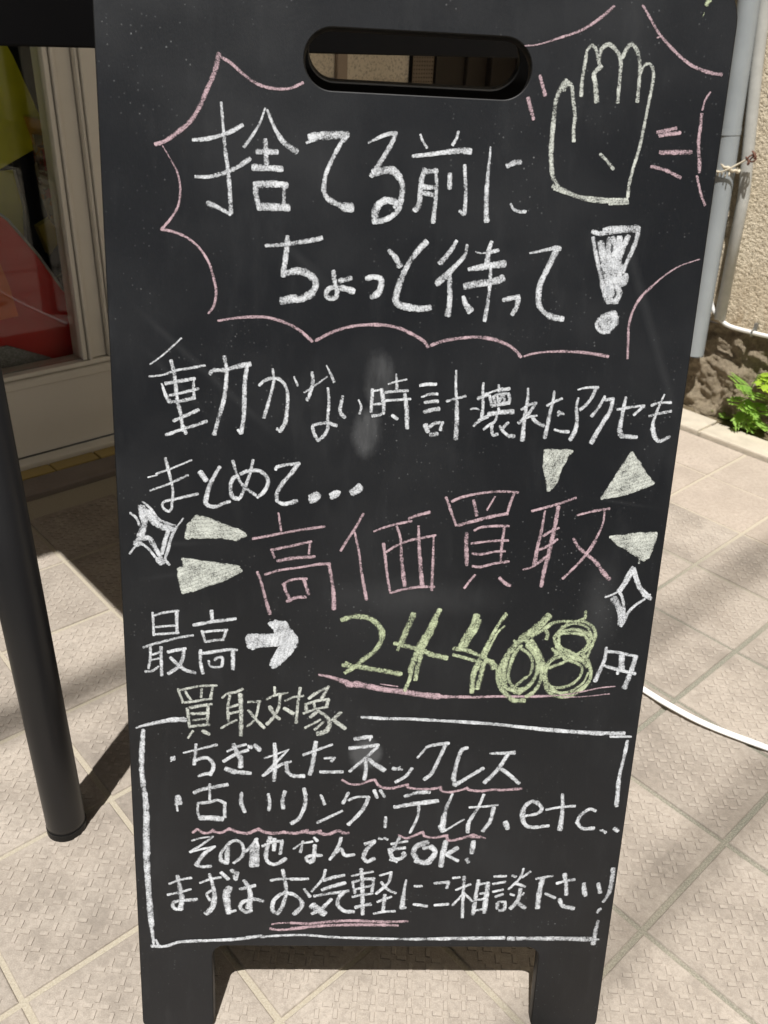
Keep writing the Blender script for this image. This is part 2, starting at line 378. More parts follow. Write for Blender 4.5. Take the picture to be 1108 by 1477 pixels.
# ---------------------------------------------------------------- weeds
def leaf_material(name, col):
    t = NT(name); n = t.noise(60, 4); c = t.mix(n, tuple(x*.75 for x in col), tuple(x*1.2 for x in col)); t.set(c, .5, .4)
    tl = t.n('BsdfTranslucent'); t.val(tl.inputs[0], t.mix(n, tuple(x*1.3 for x in col), (min(1, col[0]*2.2), min(1, col[1]*1.9), col[2])))
    mx = t.n('MixShader'); mx.inputs[0].default_value = .42; t.l(t.b.outputs[0], mx.inputs[1]); t.l(tl.outputs[0], mx.inputs[2]); t.l(mx.outputs[0], t.out.inputs[0]); return t.m
M_leaf = leaf_material('weed_leaf', (.28, .46, .10)); M_leaf2 = leaf_material('bright_weed_leaf', (.40, .56, .07))
M_stem = plain('weed_stem', (.14, .20, .05), .6)
def frond(L, nl, wid, droop, seed):                  # a deeply cut leaf: pointed toothed lobes either side of a midrib
    r = random.Random(seed); bm = bmesh.new()
    def mid(t): return Vector((L*t*(1-.12*droop*t), 0, -droop*L*t*t*.6))
    def blade(p, q, w, lift):                        # a folded lance shape from p to q
        d = (q-p); s = Vector((-d.y, d.x, 0)).normalized()*w; m1 = p + d*.35; m2 = p + d*.68
        vs = [bm.verts.new(v) for v in (p, m1+s, m1+Vector((0, 0, lift)), m1-s, m2+s*.62, m2+Vector((0, 0, lift*.6)), m2-s*.62, q)]
        for f in ((0, 1, 2), (0, 2, 3), (1, 4, 5, 2), (2, 5, 6, 3), (4, 7, 5), (5, 7, 6)): bm.faces.new([vs[i] for i in f])
        if d.length > L*.22:
            for sg, tt in ((1, .45), (-1, .38), (1, .7)):
                a = p + d*tt; e = a + d*.30 + s.normalized()*sg*w*1.9; vs = [bm.verts.new(v) for v in (a - d*.06, a + d*.16, e)]; bm.faces.new(vs)
    for k in range(nl):
        t = .12 + .72*k/(nl-1); c = mid(t); env = math.sin(math.pi*(.22 + .68*t))**.8
        for s in (-1, 1):
            reach = wid*1.35*env*r.uniform(.85, 1.15); c2 = mid(min(1, t + r.uniform(0, .03)))
            q = c2 + Vector((reach*.80, s*reach, -reach*.2*droop)); blade(c2, q, reach*.27, reach*.05)
    for a, e in ((0, .4), (.3, .7), (.6, 1.08)): blade(mid(a), mid(e), wid*.16, wid*.04)
    return bm
def add_leaf(parent, p, yaw, pitch, L, wid, droop, mat, seed, nl=4):
    o = obj('leaf', frond(L, nl, wid, droop, seed), mat, parent, loc=p, rot=(random.Random(seed).uniform(-.3, .3), -pitch, yaw)); return o
weed = thing('weed', 'tall jagged leaved green weed growing from the kerb joint beside the wall', 'plant', T(2.035, .822, .012), group='weeds along the kerb')
bm = bmesh.new(); tube(bm, crom([Vector((0, 0, -.02)), Vector((.004, .006, .05)), Vector((-.006, .012, .10)), Vector((-.004, .004, .145))], 5), .0022, 7, r1=.0012); obj('stem', bm, M_stem, weed, smooth=True)
R = math.radians
for k, (z, yw, pt, L, wd, dr, mt) in enumerate(((.138, -78, 10, .065, .022, .5, M_leaf2), (.141, -60, 22, .06, .024, .4, M_leaf2), (.134, -110, 4, .095, .026, .5, M_leaf2), (.105, 150, 30, .050, .030, .5, M_leaf), (.098, -150, 20, .050, .028, .6, M_leaf),
        (.078, 175, 10, .046, .027, .8, M_leaf), (.070, -120, 5, .048, .027, .8, M_leaf), (.050, -150, -20, .046, .027, .9, M_leaf), (.045, -85, 0, .060, .03, .8, M_leaf))):
    add_leaf(weed, (-.003, .008, z), R(yw), R(pt), L, wd, dr, mt, 40+k)
for gi, (a, b, nlv, sz, lab) in enumerate(((2.035, .70, 8, .038, 'low bushy green weed at the foot of the tall weed, right edge'), (2.045, .915, 4, .012, 'tiny dark green seedling in the shaded dirt'), (2.03, .88, 5, .014, 'tiny sprout by the kerb joint left of the tall weed'), (2.02, .58, 9, .06, 'leafy weed further along the kerb past the low bushy one'))):
    w = thing('weed', lab, 'plant', T(a, b, .02), group='weeds along the kerb')
    bm = bmesh.new(); tube(bm, [(0, 0, -.02), (.001, .002, sz*.35)], .0015, 6); obj('stem', bm, M_stem, w)
    for k in range(nlv): add_leaf(w, (0, 0, sz*.3*random.random()), R(360*k/nlv + random.uniform(-20, 20)), R(random.uniform(5, 50)), sz*random.uniform(.8, 1.2), sz*.55, .7, M_leaf2 if (gi == 0 and k % 3 == 0) else M_leaf, 90+gi*20+k, 3)

# ---------------------------------------------------------------- shop front behind, window on the left
shop = thing('shop_front', 'shop front with a cream framed display window and a low cream panel under it', 'shop', T(0, 1.70, 0))
M_cream = plain('cream_metal_panel', (.84, .81, .76), .45, .05, 4); M_frame = plain('cream_window_frame', (.80, .77, .71), .35, .05, 10)
M_shopstucco = stucco('beige_shop_stucco', (.62, .54, .42), (.70, .62, .50), 200, .003)
M_doorm = plain('dark_bronze_door', (.035, .028, .022), .35, .15, 5, spec=.5); M_greyp = plain('grey_panel', (.30, .29, .30), .5, .05, 6)
M_ytile = plain('yellow_glazed_tile', (.42, .31, .10), .4, .15, 12); M_joint = plain('dark_joint', (.03, .025, .02), .9); M_step = plain('grey_concrete_step', (.26, .22, .20), .85, .2, 14, .001, 200)
obj('step', nb(-2.5, 2.04, -.150, -.082, -.03, .010, bev=.003), M_step, shop)
obj('step_bed', nb(-2.5, 2.04, -.0815, 0.0, -.03, .004), M_joint, shop)
x = -.62
while x < 1.3: obj('yellow_tile', nb(x, x+.0975, -.078, -.040, -.01, .009, bev=.0015), M_ytile, shop); x += .1
obj('skirting', nb(-2.5, 1.30, -.036, -.004, .0, .018, bev=.002), M_cream, shop)
obj('low_panel', nb(-2.5, 1.30, -.002, .03, .0185, .172, bev=.002), M_cream, shop)
obj('sill', nb(-2.5, .83, -.018, .05, .174, .192, bev=.003), M_frame, shop)
obj('sill_lip', nb(-2.5, .83, -.006, .05, .193, .203, bev=.001), M_frame, shop)
for x0, x1, y0 in ((.702, .712, -.002), (.7145, .722, -.007), (.724, .757, .004), (.759, .765, -.009), (.767, .800, -.014), (.802, .83, -.010)):
    obj('frame_upright', nb(x0, x1, y0, .05, .204, 2.0, bev=.0012), M_frame, shop)
obj('frame_head', nb(-2.5, .83, -.012, .05, 2.003, 2.06), M_frame, shop)
tg = NT('window_glass'); gl = tg.n('BsdfGlossy'); gl.inputs['Roughness'].default_value = .005; tr = tg.n('BsdfTransparent'); tr.inputs[0].default_value = (.90, .92, .90, 1)
fr = tg.n('Fresnel'); fr.inputs[0].default_value = 1.5; mx = tg.n('MixShader'); tg.l(tg.math('MULTIPLY', fr.outputs[0], .5, clamp=True), mx.inputs[0]); tg.l(tr.outputs[0], mx.inputs[1]); tg.l(gl.outputs[0], mx.inputs[2]); tg.l(mx.outputs[0], tg.out.inputs[0])
obj('window_pane', nb(-2.5, .703, .012, .018, .2035, 2.002), tg.m, shop)
obj('wall', nb(.832, 1.30, 0, .3, .175, 2.06), M_shopstucco, shop)
obj('upper_wall', nb(-2.5, 2.04, .02, .3, 2.062, 6.0), M_shopstucco, shop)
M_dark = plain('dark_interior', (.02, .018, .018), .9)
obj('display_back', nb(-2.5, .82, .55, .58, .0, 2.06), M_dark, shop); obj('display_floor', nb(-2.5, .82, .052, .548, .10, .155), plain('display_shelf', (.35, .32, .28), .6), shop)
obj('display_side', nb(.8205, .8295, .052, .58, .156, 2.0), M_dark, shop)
# part seen through the board's hand hole
obj('stucco_panel', nb(1.301, 1.385, .004, .03, .745, 2.06), M_shopstucco, shop)
obj('stucco_panel', nb(1.418, 1.618, .002, .03, .731, 2.06), M_shopstucco, shop)
obj('panel_strip', nb(1.386, 1.417, -.006, .03, .60, 2.06, bev=.002), plain('brown_trim', (.30, .23, .17), .6), shop)
obj('grey_panel', nb(1.301, 1.3855, -.004, .03, .40, .7445, bev=.002), M_greyp, shop)
obj('brass_ledge', nb(1.418, 1.618, -.010, .03, .718, .7305, bev=.002), plain('ochre_ledge', (.50, .36, .16), .5), shop)
obj('lower_wall', nb(1.301, 1.618, .006, .03, .0, .3995), M_shopstucco, shop); obj('lower_wall', nb(1.386, 1.618, .006, .03, .40, .599), M_shopstucco, shop); obj('lower_wall', nb(1.418, 1.618, .006, .03, .6, .7175), M_shopstucco, shop)
# perforated metal screen: a real sheet with holes
bm = bmesh.new(); px = .0088; cols = 8; rows = 26; x0 = 1.6195; z0 = .62
for i in range(cols):
    for j in range(rows):
        cx0 = x0 + i*px; cz0 = z0 + j*px; h = px*.30
        o4 = [bm.verts.new((cx0+dx*px, -.012, cz0+dz*px)) for dx, dz in ((0, 0), (1, 0), (1, 1), (0, 1))]
        cx_, cz_ = cx0+px/2, cz0+px/2
        i4 = [bm.verts.new((cx_+dx*h, -.012, cz_+dz*h)) for dx, dz in ((0, -1), (1, 0), (0, 1), (-1, 0))]
        for q in range(4): bm.faces.new((o4[q], o4[(q+1) % 4], i4[(q+1) % 4], i4[q])) if False else None
        a0, b0_, c0, d0 = o4; s_, e_, n_, w_ = i4
        for f in ((a0, b0_, s_), (b0_, e_, s_), (b0_, c0, e_), (c0, n_, e_), (c0, d0, n_), (d0, w_, n_), (d0, a0, w_), (a0, s_, w_)): bm.faces.new(f)
bmesh.ops.remove_doubles(bm, verts=bm.verts[:], dist=1e-5)
bmesh.ops.solidify(bm, geom=bm.faces[:], thickness=.0015)
obj('perforated_screen', bm, plain('brown_perforated_metal', (.19, .15, .11), .45, .1, 20, metal=.2), shop)
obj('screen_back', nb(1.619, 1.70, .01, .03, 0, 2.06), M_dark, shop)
for x0, x1, y0 in ((1.70, 1.712, -.012), (1.713, 1.815, .0), (1.816, 1.838, -.01), (1.839, 1.862, .004), (1.863, 1.915, .012), (1.916, 1.922, -.006), (1.923, 2.02, .002), (2.021, 2.04, -.012)):
    obj('door_panel', nb(x0, x1, y0, .05, 0, 2.06, bev=.001), M_doorm, shop)
# awning over the shop (above the picture; it shades the window)
M_awn = plain('awning_canvas', (.62, .62, .62), .8, .1, 6)
aw = thing('awning', 'flat canvas awning projecting over the shop window above the camera', 'awning', T(0, .905, 2.2))
obj('canopy', nb(-2.5, 2.0, 0, .815, 0, .03), M_awn, aw); obj('valance', nb(-2.5, 2.0, -.01, -.001, -.06, .03), M_awn, aw)
for x in (-2.3, 1.9): obj('bracket', nb(x, x+.03, .02, .81, -.04, -.001), M_black, aw)

# unseen street buildings, added to close off the sky and deepen the shade
M_fac = plain('grey_rendered_facade', (.55, .55, .54), .85, .15, 2); M_win = plain('dark_window_glass', (.03, .035, .04), .1, .1, 3)
for nm_lab, loc, rz, Lf in (('unseen grey building added across the street behind the camera', T(-7, -4.4, 0), 0, 13), ('unseen grey building added to close the street at the left', T(-5.4, 3.5, 0), -90, 7.8)):
    bl = bpy.data.objects.new('unseen_building', None); C.objects.link(bl); bl.location = loc; bl.rotation_euler = (0, 0, YAW + math.radians(rz)); tag(bl, nm_lab, 'building', 'unseen buildings across the street')
    obj('wall', nb(0, Lf, -.4, 0, 0, 11), M_fac, bl)
    for fl in range(3):
        x = .8
        while x < Lf-1.5: obj('window', nb(x, x+1.2, .002, .03, 1.2+3.2*fl, 2.6+3.2*fl), M_win, bl); x += 2.3
# things inside the display window (points in the window plane: a, z)
WY = .05
def card(name, label, cat, poly, y0, y1, mat, edge=None, group=None):
    a0 = sum(p[0] for p in poly)/len(poly); z0 = min(p[1] for p in poly)
    t = thing(name, label, cat, T(a0, 1.70 + y0, z0), group={'packet': 'packets in the window', 'yellow_card': 'yellow cards in the window'}.get(name)); P = [(x-a0, z-z0) for x, z in poly]
    obj('card', prism(P, 0, y1-y0), mat, t)
    if edge:
        bm = bmesh.new()
        for p, q in edge:
            p = Vector((p[0]-a0, -.002, p[1]-z0)); q = Vector((q[0]-a0, -.002, q[1]-z0)); tube(bm, [p, q], .0028, 6)
        obj('edging', bm, plain('grey_edging', (.42, .43, .42), .5), t)
    return t
def glossy(name, col, r=.3, var=.2, s=14): return plain(name, col, r, var, s)
M_yel = glossy('olive_yellow_card', (.78, .72, .03)); M_red = glossy('red_plastic', (.80, .012, .012), .3, .4, 3); M_navy = glossy('dark_navy_film', (.012, .010, .022), .2)
card('yellow_card', 'large olive yellow card hanging at the top of the window', 'card', [(.40, .84), (.655, .84), (.688, .775), (.736, .632), (.704, .612), (.628, .578), (.40, .53)], .10, .104, M_yel)
card('orange_label', 'small orange label stuck on the lower corner of the top yellow card', 'label', [(.690, .672), (.722, .664), (.732, .634), (.700, .624)], .0945, .0985, glossy('orange_print', (.70, .36, .04)))
card('yellow_card', 'narrow olive yellow card with pale edge under the big one', 'card', [(.42, .565), (.664, .572), (.672, .50), (.664, .425), (.60, .47), (.42, .50)], .125, .129, glossy('olive_yellow_card2', (.70, .66, .05)), [((.665, .572), (.673, .50)), ((.673, .50), (.665, .425))])
card('red_board', 'red board with grey rounded edging leaning low in the window', 'sign', [(.30, .62), (.52, .58), (.614, .492), (.662, .425), (.702, .350), (.770, .262), (.778, .160), (.30, .160)], .06, .066, M_red, [((.52, .58), (.614, .492)), ((.614, .492), (.662, .420)), ((.662, .420), (.702, .345)), ((.702, .345), (.775, .258))])
card('orange_board', 'orange round cornered board in front of the red one at the frame edge', 'sign', [(.30, .50), (.555, .47), (.578, .43), (.592, .37), (.600, .305), (.30, .29)], .050, .056, glossy('orange_plastic', (.85, .13, .015)))
def print_material(name, cols, sc):
    t = NT(name); n = t.n('TexVoronoi'); n.inputs['Scale'].default_value = sc; t.l(t.mapc((1, 1, 1.6)), n.inputs[0])
    sp = t.n('SeparateColor'); t.l(n.outputs['Color'], sp.inputs[0]); cr = t.n('ValToRGB'); cr.color_ramp.interpolation = 'CONSTANT'; t.l(t.math('ADD', t.math('MULTIPLY', sp.outputs[0], .5), t.math('MULTIPLY', t.noise(60, 3), .6)), cr.inputs[0])
    e = cr.color_ramp.elements
    while len(e) < len(cols): e.new(.5)
    for i, c in enumerate(cols): e[i].position = i/len(cols)*.8 + .12; e[i].color = (*c, 1)
    t.set(cr.outputs[0], .25, .5); return t.m
pk = thing('food_packet', 'orange and cream printed packet standing against the window frame', 'packet', T(.735, 1.785, .455))
P = [(-.035, .185), (.005, .180), (.018, .10), (.028, .015), (-.002, -.008), (-.022, .02), (-.034, .09)]
obj('pouch', prism(P, 0, .02), print_material('noodle_packet_print', ((.30, .13, .03), (.40, .20, .04), (.28, .24, .15), (.34, .28, .18), (.10, .04, .02), (.30, .03, .02)), 55), pk)
bm = nb(-.024, -.006, -.0035, -.001, .125, .158); obj('red_mark', bm, glossy('red_print', (.35, .02, .02)), pk)
card('packet', 'yellow packet with glossy fold behind the frame, above the dark one', 'packet', [(.690, .462), (.730, .480), (.768, .468), (.770, .440), (.735, .432), (.706, .402)], .11, .13, glossy('yellow_film', (.65, .50, .10), .15))
card('packet', 'dark navy glossy packet under the yellow folded one', 'packet', [(.700, .400), (.735, .430), (.790, .440), (.79, .385), (.720, .352), (.705, .36)], .115, .135, M_navy)
card('packet', 'olive card packet with brown and cream print above the white box', 'packet', [(.705, .352), (.775, .382), (.79, .300), (.745, .300), (.728, .318)], .10, .118, print_material('floral_print', ((.24, .25, .05), (.25, .26, .06), (.05, .03, .02), (.34, .29, .20), (.10, .07, .04)), 90))
card('white_box', 'white boxes stacked behind the lower frame of the window', 'box', [(.735, .305), (.82, .31), (.82, .165), (.775, .165), (.762, .25)], .12, .25, glossy('white_card', (.45, .43, .40), .5, .05))
gb = thing('silver_box', 'silver grey textured box on the window floor beside the red board', 'box', T(.60, 1.752, .158))
obj('box', prism([(-.30, .09), (-.03, .088), (.055, .045), (.062, .0), (-.30, .0)], 0, .03), print_material('silver_texture', ((.20, .20, .22), (.26, .26, .28), (.33, .33, .35), (.40, .40, .43)), 260), gb)

# ---------------------------------------------------------------- black display table behind the board
tb = thing('display_table', 'black table with thick top and round legs behind the chalkboard', 'table', T(.186, .722, 0))
obj('tabletop', nb(0, .86, 0, .68, .8343, .930, bev=.0015), M_table, tb)
for lx, ly in ((.0245, .026), (.836, .026), (.0245, .650), (.836, .650)):
    bm = bmesh.new(); tube(bm, [(lx, ly, .004), (lx, ly, .018), (lx, ly, .8335)], .0225, 32)
    lg = obj('leg', bm, M_black, tb, smooth=False)
    for p in lg.data.polygons: p.use_smooth = len(p.vertices) == 4
    bm = bmesh.new(); tube(bm, [(lx, ly, .0), (lx, ly, .010)], .0231, 32); obj('foot_cap', bm, M_edge, lg)

# white flat cable on the paving
bm = bmesh.new(); cpts = [Vector(p) for p in ((1.02, .95, .004), (.985, .62, .004), (.977, .44, .006), (.974, .385, .009), (.984, .329, .007), (1.012, .251, .005), (1.06, .12, .004), (1.13, -.2, .004), (1.2, -.8, .004))]
cc = crom(cpts, 8); prev = None
for i, p in enumerate(cc):
    d = (cc[min(i+1, len(cc)-1)] - cc[max(i-1, 0)]); d.z = 0; d.normalize(); s = Vector((-d.y, d.x, 0))
    ring = [bm.verts.new(p + s*x + Vector((0, 0, z))) for x, z in ((-.0049, -.0015), (-.0053, .0005), (-.0038, .0026), (0, .0032), (.0038, .0026), (.0053, .0005), (.0049, -.0015))]
    if prev:
        for k in range(7): bm.faces.new((prev[k], prev[(k+1) % 7], ring[(k+1) % 7], ring[k]))
    prev = ring
tag(yobj('power_cord', bm, plain('bright_white_cord', (.86, .86, .84), .4, .02, 10), smooth=True), 'flat white cord lying across the tiles right of the chalkboard', 'cord')

# unseen bars added overhead to cast the soft shadow bands on the paving
HS = 8.0; da, db = .324*HS, .205*HS
for (s0, s1, bb, lab) in ((-.9, .72, .966, 'unseen high bar added for the leftmost soft shadow'), (.95, 3.0, .505, 'unseen middle high bar added for a soft shadow on the right'), (.40, 3.0, .222, 'unseen high bar nearest the street, added for a soft shadow')):
    bm = bmesh.new(); tube(bm, [(s0-da, 0, 0), (min(s1-da, 2.05), 0, 0)], .024 if s0 < 0 else .012, 12)
    o = yobj('added_shadow_bar', bm, M_black); o.location = T(0, bb-db, HS); tag(o, lab, 'bar', 'added shadow bars')

# ---------------------------------------------------------------- the chalkboard sign
BO = Vector((-0.2076346, 0.4579681, 0.0000000)); BX = Vector((0.9985471, 0.0538856, 0.0000000)); BU = Vector((-0.0128419, 0.2379712, 0.9711873)); BN = Vector((0.0523330, -0.9697763, 0.2383175)); BW = 0.44993; BH = .935
board = thing('sandwich_board', 'black A frame chalkboard covered in handwritten Japanese chalk text with a hand hole on top', 'sign board', BO, (0, 0, 0))
rot = Matrix((BX, BU, BN)).transposed().to_4x4()
def rrect(x0, x1, y0, y1, r, n=8):
    out = []
    for cx_, cy_, a0 in ((x1-r, y1-r, 0), (x0+r, y1-r, 90), (x0+r, y0+r, 180), (x1-r, y0+r, 270)):
        for k in range(n+1):
            t = math.radians(a0 + 90*k/n); out.append((cx_ + r*math.cos(t), cy_ + r*math.sin(t)))
    return out
def arc(cx_, cy_, r, a0, a1, n=6): return [(cx_ + r*math.cos(math.radians(a0+(a1-a0)*k/n)), cy_ + r*math.sin(math.radians(a0+(a1-a0)*k/n))) for k in range(n+1)]
LW, RW, RV = .0690, .3835, .0985
outer = (arc(BW-.036, BH-.036, .036, 0, 90, 10) + arc(.036, BH-.036, .036, 90, 180, 10) + arc(.008, .008, .008, 180, 270) + arc(LW-.008, .008, .008, 270, 360)
         + arc(LW+.012, RV-.012, .012, 180, 90) + arc(RW-.012, RV-.012, .012, 90, 0) + arc(RW+.008, .008, .008, 180, 270) + arc(BW-.008, .008, .008, 270, 360))
slot = rrect(.1452, .3062, .8440, .8840, .01995, 12)
def plate(name, loops, thick, bevel, mats, parent):
    cu = bpy.data.curves.new(name, 'CURVE'); cu.dimensions = '2D'; cu.fill_mode = 'BOTH'; cu.extrude = thick/2 - bevel; cu.bevel_depth = bevel; cu.bevel_resolution = 2; cu.offset = -bevel
    for lp in loops:
        sp = cu.splines.new('POLY'); sp.points.add(len(lp)-1); sp.use_cyclic_u = True
        for p, q in zip(sp.points, lp): p.co = (q[0], q[1], 0, 1)
    tmp = bpy.data.objects.new('tmp', cu); C.objects.link(tmp)
    dg = bpy.context.evaluated_depsgraph_get(); me = bpy.data.meshes.new_from_object(tmp.evaluated_get(dg)); bpy.data.objects.remove(tmp); bpy.data.curves.remove(cu)
    me.materials.clear()
    for m in mats: me.materials.append(m)
    for p in me.polygons: p.material_index = 0 if p.normal.z > .98 else (len(mats)-1)
    o = bpy.data.objects.new(name, me); link(o, parent); return o
M_board = board_material(); TH = .012
front = plate('front_panel', [outer, slot], TH, .0009, [M_board, M_edge], board)
front.matrix_local = rot @ Matrix.Translation((0, 0, -TH/2))
front['label'] = 'front panel with the chalk writing, worn black face'
# rear panel leans the other way from the top hinge
lean = math.asin(BU.y/math.hypot(BU.y, BU.z)) if False else math.atan2(Vector((BU.x, BU.y)).length, BU.z)
BN2 = Matrix.Rotation(0, 4, 'Z')
hor = Vector((-BX.y, BX.x, 0)); BU2 = (Vector((0, 0, 1))*math.cos(lean) - hor*math.sin(lean)).normalized(); N2 = BX.cross(BU2)
top = BU*BH - BN*(TH + .004) + Vector((0, 0, 0))
rear = plate('rear_panel', [outer, slot], TH, .0009, [M_edge], board)
base2 = top - BU2*BH; base2.z = max(base2.z, 0.0) if base2.z < 0 else base2.z
rear.matrix_local = Matrix.Translation(base2) @ Matrix((BX, BU2, N2)).transposed().to_4x4() @ Matrix.Translation((0, 0, -TH/2 - .004))
for hx in (.06, .34):
    bm = bmesh.new(); tube(bm, [(hx, BH-.012, -TH-.002), (hx+.05, BH-.012, -TH-.002)], .004, 10)
    h = obj('hinge', bm, M_clip, board); h.matrix_local = rot

